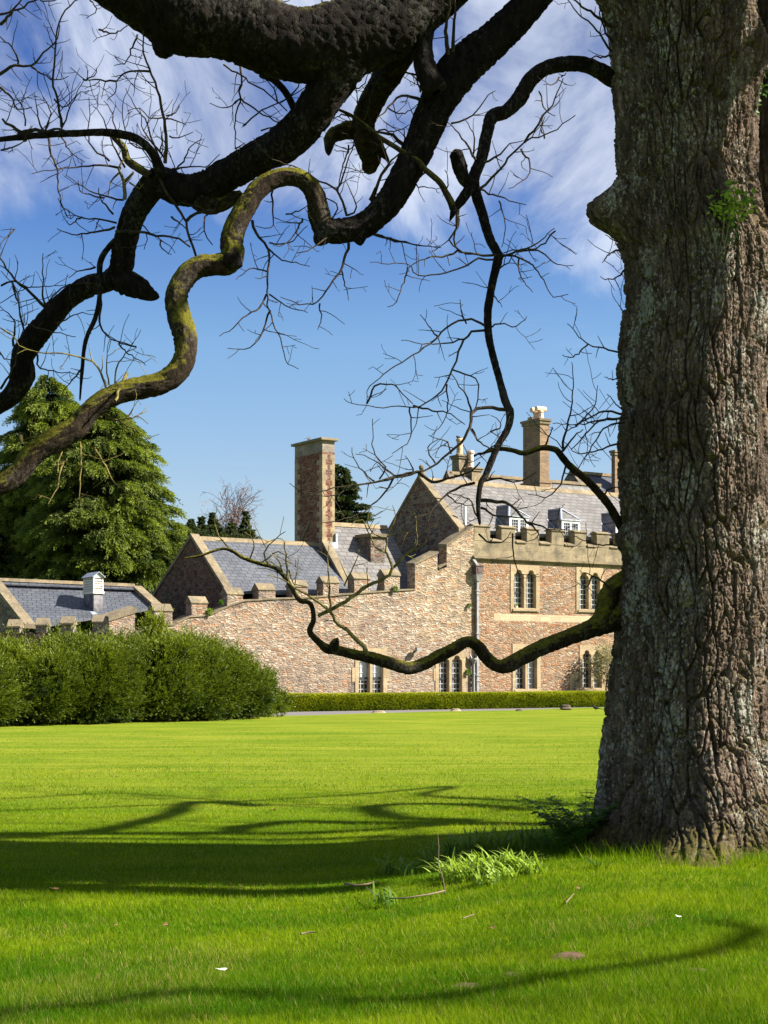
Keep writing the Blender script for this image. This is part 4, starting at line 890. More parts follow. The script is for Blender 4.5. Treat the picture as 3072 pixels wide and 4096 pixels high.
def bl(u, v): Y = 6400 * 1.56 / (v - 2690); return np.array([(u - 1536) / FPX * Y, Y, .03])
b0 = bl(60, 2908); b1 = bl(420, 2896); b2 = bl(800, 2884); b3 = bl(1035, 2868)
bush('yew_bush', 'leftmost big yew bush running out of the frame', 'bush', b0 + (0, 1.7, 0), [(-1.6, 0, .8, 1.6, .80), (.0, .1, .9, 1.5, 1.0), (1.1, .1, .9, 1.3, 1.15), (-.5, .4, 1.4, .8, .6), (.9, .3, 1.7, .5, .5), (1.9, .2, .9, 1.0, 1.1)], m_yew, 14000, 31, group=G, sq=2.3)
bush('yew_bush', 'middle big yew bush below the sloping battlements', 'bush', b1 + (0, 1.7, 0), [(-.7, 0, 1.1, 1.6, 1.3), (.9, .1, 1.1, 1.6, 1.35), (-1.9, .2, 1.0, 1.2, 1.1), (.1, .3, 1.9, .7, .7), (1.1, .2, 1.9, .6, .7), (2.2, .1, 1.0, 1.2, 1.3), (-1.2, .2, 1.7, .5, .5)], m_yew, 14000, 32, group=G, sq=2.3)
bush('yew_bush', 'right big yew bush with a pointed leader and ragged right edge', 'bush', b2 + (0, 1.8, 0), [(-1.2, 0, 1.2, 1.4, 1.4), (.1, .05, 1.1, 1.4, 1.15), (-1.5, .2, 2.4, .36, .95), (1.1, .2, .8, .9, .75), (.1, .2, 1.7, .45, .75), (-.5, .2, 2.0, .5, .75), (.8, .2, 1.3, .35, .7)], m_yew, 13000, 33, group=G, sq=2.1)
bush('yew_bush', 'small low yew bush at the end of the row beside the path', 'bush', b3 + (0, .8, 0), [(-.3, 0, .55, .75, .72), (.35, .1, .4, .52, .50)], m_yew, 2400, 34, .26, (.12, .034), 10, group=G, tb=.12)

# clipped hedge along the foot of the wall
HT = -2.0; HS0, HS1 = tpl(1060, 2850, HT)[0], 12.5
hd = thing('clipped_hedge', 'long low clipped box hedge along the foot of the house wall', 'hedge', loc(HS0, HT), PHI)
rng = np.random.default_rng(41); HH = .665; HD = .85
b = MB(); b.box((.03, .05, 0), (HS1 - HS0 - .03, HD - .05, HH - .05)); b.build('inner_core', m_core, hd)  # dark filler box added inside the hedge
n = 60000; s_ = rng.random(n) * (HS1 - HS0); kind = rng.random(n); wob = .05 * (fbm(s_ * .8, s_ * 0, 3, 3) - .5)
P = np.where((kind < .62)[:, None], np.stack([s_, 0 * s_ - .0 + .05 * rng.random(n), HH * rng.random(n) ** .85], 1), np.stack([s_, HD * rng.random(n), HH + wob + .02 * rng.random(n)], 1))
D = unit(np.where((kind < .62)[:, None], np.array([0, -1., .5]), np.array([0, 0, 1.])) + .6 * rng.normal(size=(n, 3)))
V, F = diamonds(P, D, .085, .05); t = np.clip(np.where(kind < .62, .26 + .46 * (P[:, 2] / HH) ** 2.0, .85) + .35 * (rng.random(n) - .5) + .5 * (fbm(s_ * 1.1, P[:, 2] * 3, 5, 3) - .47), 0, 1)  # bright top, front darkening to the foot: fall of light put into the tone
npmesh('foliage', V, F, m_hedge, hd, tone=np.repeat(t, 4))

# small tree in pale leaf beside the right hand windows
rng = np.random.default_rng(51); tb_ = np.array([*loc(tpl(2428, 2650, -1.0)[0], -1.0)[:2], 0.]); st = thing('small_tree', 'small airy tree in pale new leaf beside the right ground floor window', 'tree', tb_)
nb = NB(); nb.add(*tube([tb_, tb_ + (-.05, 0, .9), tb_ + (.05, 0, 1.6)], [.05, .04, .03], 6)); nb.build('trunk', m_twig, st, tb_)
nb = NB()
for k in range(16):
    a = rng.random() * 6.28; grow(tb_ + (0, 0, .9 + .8 * rng.random()), (math.cos(a), math.sin(a), .6), 1.0, .014, 2, nb, 4, .3, .12, -.02, 3, .55, .006, .6)
nb.build('branches', m_twig, st, tb_)
n = 3400; q = unit(rng.normal(size=(n, 3))) * (rng.random((n, 1)) ** .5); cl_ = np.array([[0, 0, 2.2], [-.35, 0, 1.6], [.4, 0, 1.5], [-.15, 0, 2.7], [.3, .1, 2.4], [-.5, .1, 2.0]])[rng.integers(0, 6, n)]
P = tb_ + cl_ + q * (.55, .5, .5); V, F = diamonds(P, unit(rng.normal(size=(n, 3))), .075, .05); npmesh('leaves', V, F, m_blos, st, tb_, tone=np.repeat(rng.random(n), 4))

# ------------------------------------------------------------------ grass
rng = np.random.default_rng(61)
n = 540000; k = rng.random(n)
Yb = 1 / (1 / 6.9 + (1 / 44 - 1 / 6.9) * k); Xb = (rng.random(n) - .5) * np.where(rng.random(n) < .76, .53, 1.15) * Yb + (rng.random(n) - .5) * .1
SOIL = [(1237, 2050, .26, .10), (1104, 2081, .12, .05), (1010, 2100, .24, .06), (1510, 2095, .16, .05)]     # bare patches (1659-px frame)
soil = []
for u, v, rx, ry in SOIL:
    Y = 6400 * 1.55 / (v * 1.8517 - 2690); soil.append(((u * 1.8517 - 1536) / FPX * Y, Y, rx * .45, ry * .6))
keep = rng.random(n) < np.interp(Yb, [18, 44], [1, .12])
for x, y, rx, ry in soil: keep &= (((Xb - x) / rx) ** 2 + ((Yb - y) / ry / 3) ** 2) > (.15 + .95 * rng.random(n))
Xb, Yb = Xb[keep], Yb[keep]; n = len(Xb)
rough = fbm(Xb * 1.1, Yb * .9, 9, 4); clump = vnoise(Xb * 7, Yb * 5, 13)
nearT = np.exp(-((np.hypot(Xb - 3.0, Yb - 14.3) - 1.38) / .32) ** 2)
hgt = (.022 + .030 * rng.random(n) ** 2 + .030 * np.clip(rough - .42, 0, 1) * 2 + .018 * clump) * (1 + 3.6 * nearT * rng.random(n) ** 2) * np.interp(Yb, [7, 14, 25], [1, .8, .55])
wid = np.maximum(.0032, Yb * .00036) * (.7 + .6 * rng.random(n))
base = np.stack([Xb, Yb, gh(Xb, Yb) - .004], 1); a = rng.random(n) * 6.283; lean = .25 + .75 * rng.random(n)
dr = np.stack([np.cos(a) * lean * hgt, np.sin(a) * lean * hgt, hgt], 1); Xb = Xb; b2_ = a + 1.57 + rng.normal(size=n) * .5
sd_ = np.stack([np.cos(b2_), np.sin(b2_), 0 * a], 1) * wid[:, None] * .5
V = np.stack([base - sd_, base + sd_, base + dr], 1).reshape(-1, 3)
stripe = vnoise(Xb * .22, Yb * 1.9, 21)
tone = np.clip(.42 + 1.1 * (fbm(Xb * .55, Yb * .75, 17, 3) - .47) + .55 * (stripe - .5) + .75 * (rng.random(n) - .5) + np.interp(Yb, [9, 14, 24], [-.05, .0, .25]), 0, 1)
tone = np.where(rng.random(n) < .045 + .10 * (fbm(Xb * .8 + 40, Yb * .8, 33, 3) > .58), 2.0, tone)
structure(npmesh('grass', V, np.arange(3 * n).reshape(n, 3), m_blade, tone=np.repeat(tone, 3)), 'stuff')
for i, (x, y, rx, ry) in enumerate(soil):
    A = np.linspace(0, 2 * np.pi, 28, endpoint=False); V = [(x, y, float(gh(x, y)) + .006)]
    for f_, z in ((.6, .004), (1, -.012)): V += [(x + rx * f_ * (1 + .25 * vnoise(np.cos(a) * 2 + i, np.sin(a) * 2, i)) * math.cos(a), y + ry * 3 * f_ * (1 + .25 * vnoise(np.cos(a) * 2 + 9, np.sin(a) * 2, i)) * math.sin(a), float(gh(x, y)) + z) for a in A]
    F = [(0, 1 + j, 1 + (j + 1) % 28) for j in range(28)]; F2 = [(1 + j, 29 + j, 29 + (j + 1) % 28, 1 + (j + 1) % 28) for j in range(28)]
    me = bpy.data.meshes.new('bare_soil'); me.from_pydata([tuple(map(float, v)) for v in V], [], F + F2); me.materials.append(m_soil); o = bpy.data.objects.new('bare_soil', me); COL.objects.link(o); structure(o)

# daffodil leaves: strap leaves arching out of each clump
def clump_plant(name, label, cat, base, n, L, seed, m, group, lean=.55, w_=.016, tb=.5, asym=(0, 0)):
    r = np.random.default_rng(seed); root = thing(name, label, cat, base, 0, group); nb = NB()
    for k in range(n):
        a = r.random() * 6.283; ll = L * (.6 + .55 * r.random()); ln_ = lean * (.4 + .9 * r.random()); p = np.array(base) + (r.normal() * .06, r.normal() * .05, -.01)
        o = np.array([math.cos(a) + asym[0], math.sin(a) + asym[1], 0]); sd = np.array([-math.sin(a), math.cos(a), 0]); pts = []; S = 7
        for i in range(S + 1):
            f_ = i / S; pts.append(p + o * ll * ln_ * f_ ** 1.6 + np.array([0, 0, 1]) * ll * (f_ - .52 * ln_ * f_ ** 2.6))
        V = []; 
        for i, q in enumerate(pts):
            ww = w_ * (1 - (i / S) ** 3) * (.7 + .3 * min(1, i / 2)) * .5 + .001; V += [q - sd * ww, q + sd * ww]
        F = np.array([[2 * i, 2 * i + 1, 2 * i + 3, 2 * i + 2] for i in range(S)]); nb.add(np.array(V), F, np.clip(tb + .45 * (r.random() - .5), 0, 1))
    nb.build('leaves', m, root, base); return root
def gp(u, v):
    """point on the lawn under a pixel of the 1659-px frame"""
    Y = FPX * 1.56 / (v * 1.8517 - HOR); x = (u * 1.8517 - 1536) / FPX * Y; z = float(gh(x, Y)); Y = FPX * (EYE - z) / (v * 1.8517 - HOR); x = (u * 1.8517 - 1536) / FPX * Y
    return np.array([x, Y, z])
GD = 'daffodil leaf clumps beside the big trunk'
spots = [(975, 1898, 46, .24), (1005, 1905, 46, .26), (1040, 1898, 50, .28), (1080, 1893, 46, .30), (1118, 1890, 44, .28), (1150, 1888, 30, .24), (1060, 1912, 34, .2), (1020, 1890, 36, .26), (1100, 1904, 30, .22)]
names = ['front clump of daffodil leaves at the left tip of the sunlit patch', 'sunlit daffodil clump second from the tip of the bright patch', 'tall bright daffodil clump in the middle of the sunlit patch', 'bright daffodil clump with the tallest upright leaf', 'sunlit daffodil clump towards the right end of the bright patch', 'thin sunlit daffodil clump closest to the root', 'low sunlit daffodil clump at the front edge of the patch', 'sunlit daffodil clump at the back of the bright patch left of centre', 'short sunlit daffodil clump in the front right of the patch']
for i, ((u, v, k, L), nm) in enumerate(zip(spots, names)): clump_plant('daffodil_clump', nm, 'plant', gp(u, v), k, L, 70 + i, m_daff, GD, .75, .018, .72, (-.2, 0))  # high tone puts the sunlight into the leaf colour
spots = [(845, 1890, 34, .24), (880, 1893, 20, .22), (940, 1868, 40, .3), (975, 1858, 40, .3), (1015, 1850, 40, .32), (1055, 1846, 40, .3), (1095, 1842, 40, .32), (1140, 1836, 40, .3), (1180, 1832, 34, .3), (830, 1950, 18, .2), (655, 1890, 7, .13)]
names = ['shaded daffodil clump furthest left of the dark row', 'thin shaded daffodil clump beside the leftmost dark clump', 'shaded daffodil clump behind the left tip of the bright patch', 'shaded daffodil clump second along the dark row behind the bright patch', 'shaded daffodil clump in the middle of the dark row', 'shaded daffodil clump right of the middle of the dark row', 'shaded daffodil clump behind the right of the bright patch', 'shaded daffodil clump next to the cow parsley', 'shaded daffodil clump touching the cow parsley by the trunk', 'lone small daffodil tuft lying by the fallen twig', 'few thin leaf blades alone on the dark lawn']
for i, ((u, v, k, L), nm) in enumerate(zip(spots, names)): clump_plant('daffodil_clump', nm, 'plant', gp(u, v), k, L, 90 + i, m_daff, GD, .7, .017, .30)  # low tone puts the shade into the leaf colour
# cow parsley: ferny leaves
def ferny(label, base, n, L, seed, up=1.):
    r = np.random.default_rng(seed); root = thing('cow_parsley', label, 'plant', base, 0, 'cow parsley by the trunk'); nb = NB(); stems = NB(); g = np.random.default_rng(seed)
    for k in range(n):
        a = r.random() * 6.283; ll = L * (.55 + .5 * r.random()); o = np.array([math.cos(a), math.sin(a), 0]); p = np.array(base) + o * .06 * r.random(); pts = []
        for i in range(9): f_ = i / 8; pts.append(p + o * ll * (.25 + .5 * r.random() * 0 + .35) * f_ ** 1.3 + np.array([0, 0, up * ll * (f_ - .35 * f_ ** 2.4)]))
        stems.add(*tube(pts, np.linspace(.005, .002, 9), 3)); Q = []; D = []; Ls = []
        for i in range(3, 9):
            for sgn in (-1, 1):
                sd = np.array([-o[1], o[0], 0]) * sgn; d = unit(sd + o * .5 + (0, 0, .15 * r.normal())); le = ll * .36 * (1.15 - i / 8.5)
                for j in range(5):
                    q = pts[i] + d * le * j / 5
                    for s2 in (-1, 1): Q.append(q); D.append(unit(d + s2 * np.cross(d, [0, 0, 1]) * .9 + (0, 0, .2 * r.normal()))); Ls.append(le * .42 * (1.1 - j / 6))
        global rng; rng = g; Ls = np.array(Ls); V, F = diamonds(np.array(Q), np.array(D), Ls, Ls * .5, np.array([0, 0, 1.])); nb.add(V, F, np.clip(.35 + .5 * (r.random() - .4), 0, 1))
    nb.build('leaves', m_fern, root, base); stems.build('stems', m_fern, root, base)
ferny('tall cow parsley with upright ferny leaf beside the trunk', gp(1228, 1836), 24, .70, 1); ferny('cow parsley pressed against the left side of the trunk', gp(1262, 1832), 24, .66, 2, 1.1); ferny('low cow parsley in front of the taller plants', gp(1205, 1842), 20, .42, 3, .8)
ferny('tiny ferny seedling between the roots', gp(1292, 1876), 6, .16, 4, .8)

# fallen twigs, dead leaves, feathers on the lawn
def stick(label, pts, r, group=None):
    P = np.array([gp(*p) + (0, 0, .03 + r) for p in pts]); c = P[0].copy(); nb = NB(); nb.add(*tube(P, np.linspace(r, r * .5, len(P)), 6))
    o = nb.build('fallen_twig', m_stick, None, c, True); o.location = tuple(map(float, c)); tag(o, label, 'twig', group)
GT = 'fallen twigs on the lawn'
stick('long crooked twig lying in the shade at left on the lawn', [(183, 1838), (205, 1830), (225, 1834), (255, 1834), (275, 1834), (290, 1827), (304, 1821)], .011, GT)
stick('long twig trailing from the daffodils along the grass', [(960, 1935), (930, 1942), (880, 1950), (840, 1951), (815, 1945), (800, 1935), (792, 1927)], .007, GT)
stick('dark twig left of the daffodil row', [(745, 1919), (770, 1923), (795, 1920), (815, 1914)], .010, GT)
stick('short twig lying across the shaded lawn left of centre', [(322, 1811), (335, 1815), (350, 1813)], .008, GT)
stick('short twig above the bright band of lawn', [(272, 1801), (285, 1803), (294, 1799)], .008, GT)
stick('pale straw twig at the lower middle of the lawn', [(650, 2030), (667, 2026), (684, 2026)], .007, GT)
stick('thin pale stalk lying in front of the trunk', [(1222, 1962), (1232, 1950), (1240, 1941)], .006, GT)
stick('thin straw lying below the bright lawn patch', [(1000, 1995), (1025, 1986)], .005, GT)
P = gp(962, 1930); nb = NB(); nb.add(*tube([P, P + (-.02, 0, .12), P + (-.055, .01, .22), P + (-.05, .01, .36), P + (-.06, 0, .46)], [.006, .005, .0045, .004, .0025], 6)); o = nb.build('upright_twig', m_stick, None, P, True); o.location = tuple(map(float, P)); tag(o, 'crooked twig standing upright at the left of the sunlit daffodils', 'twig', GT)
def leafbit(name, label, u, v, s, m, cat, group):
    c = gp(u, v) + (0, 0, .035); b = MB(); r = random.Random(u)
    A = [(-1, 0, .1), (-.5, .45, .0), (.2, .5, .12), (1, .1, .35), (.3, -.4, .05), (-.6, -.38, .2)]
    P = [(x * s, y * s * 1.2, z * s * (.8 + r.random())) for x, y, z in A]; b.poly(P[:3] + [(0, 0, .25 * s)]); b.poly([P[2], P[3], P[4], (0, 0, .25 * s)]); b.poly([P[4], P[5], P[0], (0, 0, .25 * s)])
    o = b.build(name, m, None, tuple(map(float, c))); o.rotation_euler = (0, 0, r.random() * 6); tag(o, label, cat, group)
GL = 'dead leaves on the lawn'
for u, v, s, lab in ((592, 1755, .05, 'brown leaf on the far edge of the tree shadow'), (117, 1929, .045, 'brown leaf near the left edge in the dark shadow band'), (357, 2010, .035, 'curled brown leaf on the bright lawn at lower left'), (838, 1754, .04, 'reddish leaf by the branch shadow right of centre'), (727, 1824, .035, 'dull leaf in shade above the daffodil row'), (990, 1754, .035, 'small brown leaf near the far branch shadow tip'), (250, 2010, .025, 'tiny dark leaf at the lower left of the lawn'), (1062, 2018, .03, 'brown leaf in front of the daffodils'), (140, 2011, .022, 'tiny leaf left of the curled brown leaf'), (1250, 1930, .03, 'brown leaf in front of the roots')): leafbit('dead_leaf', lab, u, v, s, m_dead, 'leaf', GL)
for u, v, s, lab in ((115, 1862, .03, 'white feather in the shaded lawn at far left'), (478, 2108, .035, 'white feather on the lower left lawn'), (1466, 1992, .022, 'small white feather below the trunk at right')): leafbit('white_feather', lab, u, v, s, m_feath, 'feather', 'white feathers on the lawn')

# edging stones along the path, and a blackbird
rs = np.random.default_rng(3); m_dstone = plain('dark edging stone', (.09, .07, .05), .95, var=.3, scale=3)
for (u, v, w_, hh), lab in zip(((1514, 2853, .24, .14), (1822, 2847, .24, .17), (2076, 2844, .22, .12), (2263, 2840, .17, .28)), ('leftmost flat pale stone at the lawn edge of the path', 'brighter block shaped stone at the lawn edge of the path', 'flat brown stone in shade at the lawn edge of the path', 'upright dark stone beside the path close to the big trunk')):
    Y = 6400 * 1.58 / (v - 2690); c = np.array([(u - 1536) / FPX * Y, Y, .0]); V = IV.copy(); V = np.sign(V) * np.abs(V) ** .55; V = V * (1 + .15 * rs.normal(size=3)) + .12 * np.stack([vnoise(V[:, 0] * 2 + u, V[:, 1] * 2, 1), vnoise(V[:, 1] * 2 + u, V[:, 2] * 2, 2), vnoise(V[:, 2] * 2 + u, V[:, 0] * 2, 3)], 1)
    V = V * (w_, .2, hh * .5) * (1 - .25 * (V[:, 2:3] > 0)) + (0, 0, hh * .5); o = npmesh('edging_stone', V, IF, m_stone if u < 2000 else m_dstone, smooth=False, loc=tuple(map(float, c))); tag(o, lab, 'stone', 'edging stones along the path')
def bird(label, p, ang, s, m, name):
    root = thing(name, label, 'bird', p, ang); path = np.array([(-.16, 0, .10), (-.10, 0, .11), (-.04, 0, .115), (.03, 0, .13), (.07, 0, .155), (.095, 0, .18), (.125, 0, .185), (.14, 0, .182)]) * s; rad = np.array([.012, .022, .045, .05, .038, .028, .025, .008]) * s
    V, F = tube(path, rad, 10); npmesh('body', V, F, m, root, smooth=True)
    b = MB(); b.hexa([(.135 * s, -.006 * s, .176 * s), (.17 * s, 0, .174 * s), (.135 * s, .006 * s, .176 * s)], [(.135 * s, -.006 * s, .188 * s), (.17 * s, 0, .178 * s), (.135 * s, .006 * s, .188 * s)]); b.build('beak', m_rust, root)
    b = MB(); b.hexa([(-.15 * s, -.012 * s, .095 * s), (-.14 * s, .012 * s, .095 * s), (-.29 * s, .028 * s, .06 * s), (-.29 * s, -.028 * s, .06 * s)], [(-.15 * s, -.012 * s, .112 * s), (-.14 * s, .012 * s, .112 * s), (-.29 * s, .028 * s, .068 * s), (-.29 * s, -.028 * s, .068 * s)]); b.build('tail', m, root)
    for y in (-.018, .018): V, F = tube([(0, y * s, .1 * s), (.005 * s, y * s, .05 * s), (0, y * s, 0)], .005 * s, 5); npmesh('leg', V, F, m_rust, root)
Y = 6400 * 1.56 / (2846 - 2690); bird('blackbird standing on the lawn edge near the big trunk', ((2383 - 1536) / FPX * Y, Y, .045), 2.6, 1.15, m_bird, 'blackbird')
z_ = spl(1291, 1752, -4.6)[1] + .02; bird('pigeon resting on the cap of the very tall chimney', loc(-4.45, 4.75, z_), 1.2, 1.3, m_pigeon, 'pigeon')
# crow on the yellow pot
p_ = tpl(1856, 1740, 10.6); bird('crow perched on the yellow chimney pots', loc(p_[0] - .35, 10.6, 13.95), 2.2, 1.5, m_bird, 'crow')
# tufts of fern rooted in the wall
for u, v, s, lab in ((838, 2448, .22, 'bright green tuft growing in the sloping wall top'), (882, 2410, .16, 'dark weedy tuft against the merlon on the sloping wall'), (1452, 2350, .12, 'small fern on the merlon left of the leafier one'), (1577, 2356, .2, 'leafy fern on the last merlon before the stepped wall'), (1874, 2424, .16, 'moss tuft on the cream wall left of the downpipe'), (1868, 2690, .2, 'climbing weed beside the short rainwater pipe')):
    s_, z_ = tpl(u, v, 0); c = np.array(loc(s_, -.06, z_)); rng = np.random.default_rng(u); n = 150
    q = unit(rng.normal(size=(n, 3))); q[:, 1] = -abs(q[:, 1]); V, F = diamonds(c + q * s * .55 * rng.random((n, 1)) ** .5, unit(q + (0, 0, .4)), s * .4, s * .16); o = npmesh('wall_fern', V, F, m_daff if u == 838 else m_fern, None, c, tone=np.repeat(rng.random(n), 4)); o.location = tuple(map(float, c)); tag(o, lab, 'fern', 'plants rooted in the stonework')
s_, z_ = W1[0] + .27 * 1.7, W1[2] + .185
pp = np.array(loc(s_, .13, z_)); pt = thing('potted_plant', 'green potted plant on the sill inside the upper left window', 'plant', pp); b = MB(); b.cyl((0, 0), .05, .065, 0, .1, 10); b.build('pot', m_white, pt)
nb = NB(); r = np.random.default_rng(2)
for k in range(14):
    a = r.random() * 6.28; o = np.array([math.cos(a), .25 * math.sin(a), 0]); pts = [pp + (0, 0, .1) + o * .2 * f_ + np.array([0, 0, .28 * f_ - .2 * f_ * f_]) for f_ in (0, .35, .7, 1)]; V = []
    for i, q in enumerate(pts): ww = .012 * (1 - i / 3.3); V += [q - (0, 0, ww), q + (0, 0, ww)]
    nb.add(np.array(V), np.array([[2 * i, 2 * i + 1, 2 * i + 3, 2 * i + 2] for i in range(3)]), .7)
nb.build('leaves', m_daff, pt, pp)
# ------------------------------------------------------------------ the great tree
YT = 14.3                                     # depth of the trunk's axis
TR = np.array([3.0, YT, 0.])
tree = thing('great_tree', 'huge old bare tree with ridged bark and crooked mossy limbs', 'tree', TR)
def ridged(ua, vl, wrap, k, warp=.55):
    """bark relief 0..1: wandering vertical ridges cut by cross cracks. ua in ridge units around, vl in plate units along"""
    x = ua + warp * (fbm(ua * .55, vl * 1.3, k, 3) - .5) * 2 + .35 * (vnoise(ua * 1.0, vl * 2.6, k + 2) - .5)
    y = vl + .35 * (vnoise(ua * 1.3, vl * .8, k + 4) - .5)
    e1, c1 = worley(x, y, k)
    e2, c2 = worley(x * 1.9 + 7, y * 3.6, k + 9)
    return sstep(e1, .0, .17) * (.58 + .42 * c1), sstep(e2, 0, .16) * (.7 + .3 * c2)

def big_trunk(name, lefts, rights, Ymid, ztop, m, parent, base, seed, nth, dz, bumps=(), flare=True, amp=.105, front=(-1.85, 1.85), diamond=False):
    zs = np.arange(-.25, ztop, dz); 
    lv, lu = zip(*lefts); rv, ru = zip(*rights)
    vpix = HOR - (zs - EYE) / Ymid * FPX
    L = np.interp(vpix, lv, lu); Rr = np.interp(vpix, rv, ru)
    ker = np.ones(9) / 9
    def sm(a): return np.convolve(np.pad(a, 4, 'edge'), ker, 'valid')
    L, Rr = sm(L), sm(Rr)
    cx = ((L + Rr) / 2 - 1536) / FPX * Ymid; rad = (Rr - L) / 2 / FPX * Ymid
    nf = int(nth * .82); th = np.concatenate([np.linspace(front[0], front[1], nf, endpoint=False), np.linspace(front[1], front[0] + 2 * np.pi, nth - nf, endpoint=False)])
    # th = 0 faces the camera (-Y), +pi/2 is right (+X)
    TH, Z = np.meshgrid(th, zs); Rd = np.repeat(rad[:, None], nth, 1); CX = np.repeat(cx[:, None], nth, 1)
    dx, dy = np.sin(TH), -np.cos(TH)
    arc = TH * .62                                            # metres round the trunk
    flu = fbm(np.sin(TH) * 2.6 + 5 + .15 * Z, np.cos(TH) * 2.6 + Z * .35, seed, 3) - .47
    face = np.clip(np.cos(TH), 0, 1)
    r = Rd * ((np.abs(np.sin(TH + .06)) ** 1.38 + np.abs(np.cos(TH + .06) / (1 + .16 * (np.cos(TH) > 0))) ** 1.38) ** (-1 / 1.38) if diamond else 1) + (.13 * flu) * (.35 + .65 * face)
    if flare:
        g = np.exp(-np.clip(Z, 0, 9) / .30); lob = .5 + .5 * np.cos(TH * 5.0 + 1.1 + .8 * np.sin(TH * 2))
        r = r + g * (.16 * lob * face + .58 * np.clip(lob, 0, 1) * face * np.exp(-np.clip(Z, 0, 9) / .20)) + .10 * np.exp(-np.clip(Z, 0, 9) / .7) * face * (fbm(TH * 3.2, Z * 1.1, seed + 4, 2) - .4)
    for bt, bz, wt, wz, h_ in bumps:
        q = ((TH - bt) / wt) ** 2 + ((Z - bz) / wz) ** 2; r = r + h_ * np.exp(-q) * (1 + .5 * (fbm(TH * 6, Z * 5, seed + 7, 3) - .47))
    cw_ = .070 * (1 + .35 * (fbm(arc * .9 + 3, Z * .4, seed + 11, 2) - .47))
    swirl = sum(h_ * 3.0 * np.exp(-(((TH - bt) / (wt * 1.6)) ** 2 + ((Z - bz) / (wz * 1.6)) ** 2)) for bt, bz, wt, wz, h_ in bumps) if bumps else 0
    a1, a2 = ridged(arc / .092 + swirl + .22 * Z, Z / .50, None, seed, .42)
    b1, b2 = ridged(arc / .030 + .2 * Z, Z / .050, None, seed + 31, .4)
    fl = np.clip(.85 + 1.1 * (fbm(arc * 1.1 + 9, Z * .55, seed + 21, 3) - .47), .55, 1.15)
    hgt = (a1 * .95 + a2 * .38) * fl + (.24 * b1 + .08 * b2)
    grain = fbm(arc * 46, Z * 34, seed + 41, 3) - .47
    r = r + amp * (hgt - .8) + .020 * grain
    V = np.stack([CX + dx * r, Ymid + dy * r, Z], -1).reshape(-1, 3)
    i = (np.arange(len(zs) - 1)[:, None] * nth); j = np.arange(nth)[None]; k = (j + 1) % nth
    F = np.stack([i + j, i + k, i + nth + k, i + nth + j], -1).reshape(-1, 4)
    return npmesh(name, V, F, m, parent, base, True)
LEFT = [(-1800, 2380), (-900, 2330), (-300, 2290), (-60, 2360), (0, 2393), (116, 2435), (209, 2447), (372, 2451), (465, 2458), (605, 2467), (726, 2470), (980, 2477), (1024, 2500), (1117, 2509), (1247, 2498), (1396, 2486), (1489, 2479), (1573, 2486), (1638, 2503), (1685, 2483), (1838, 2481), (2048, 2488), (2185, 2481), (2216, 2500), (2279, 2494), (2363, 2481), (2468, 2473), (2574, 2463), (2694, 2450), (2784, 2442), (2889, 2431), (2994, 2421), (3146, 2412), (3274, 2390), (3352, 2336), (3400, 2300), (3440, 2268), (3475, 2240), (3600, 2225)]
RIGHT = [(-1800, 2950), (-900, 2980), (0, 3000), (120, 3004), (350, 3003), (700, 3000), (850, 3030), (1000, 3078), (1250, 3092), (1489, 3070), (1600, 3066), (1850, 3085), (2300, 3095), (2700, 3085), (2930, 3068), (3050, 3085), (3200, 3130), (3350, 3190), (3600, 3230)]
def zt(v): return EYE - (v - HOR) / FPX * YT
trunk = big_trunk('trunk', LEFT, RIGHT, YT, 9.5, m_trunk, tree, TR, 3, 520, .0105, diamond=True,
    bumps=[(-1.52, zt(835), .30, .17, .27), (-1.50, zt(905), .25, .10, .12), (1.30, zt(235), .42, .24, .13), (1.05, zt(120), .25, .16, .06), (.25, zt(860), .35, .25, .05), (-.5, zt(1700), .4, .3, .05), (-1.45, zt(2150), .25, .10, .05), (.15, zt(3130), .22, .42, .10), (-.45, zt(2300), .3, .5, .04), (.55, zt(1650), .3, .5, .04)])
# roots
def root(path, r0, r1, seed):
    P = np.array([gp(u, v) + (0, 0, dz_) for u, v, dz_ in path]); limb('root', P, np.linspace(r0, r1, len(P)), m_root, seed, trunk, TR, 40, .03)
def catmull(P, Rr, step):
    P = np.asarray(P, float); Rr = np.asarray(Rr, float); n = len(P); Q = np.vstack([2 * P[0] - P[1], P, 2 * P[-1] - P[-2]]); outP, outR = [], []
    for i in range(n - 1):
        p0, p1, p2, p3 = Q[i:i + 4]; k = max(2, int(np.linalg.norm(p2 - p1) / step)); t = np.linspace(0, 1, k, endpoint=False)[:, None]
        outP.append(.5 * ((2 * p1) + (-p0 + p2) * t + (2 * p0 - 5 * p1 + 4 * p2 - p3) * t ** 2 + (-p0 + 3 * p1 - 3 * p2 + p3) * t ** 3)); s = t[:, 0] * t[:, 0] * (3 - 2 * t[:, 0]); outR.append(Rr[i] + (Rr[i + 1] - Rr[i]) * s)
    outP.append(P[-1:]); outR.append(Rr[-1:]); return np.vstack(outP), np.concatenate(outR)
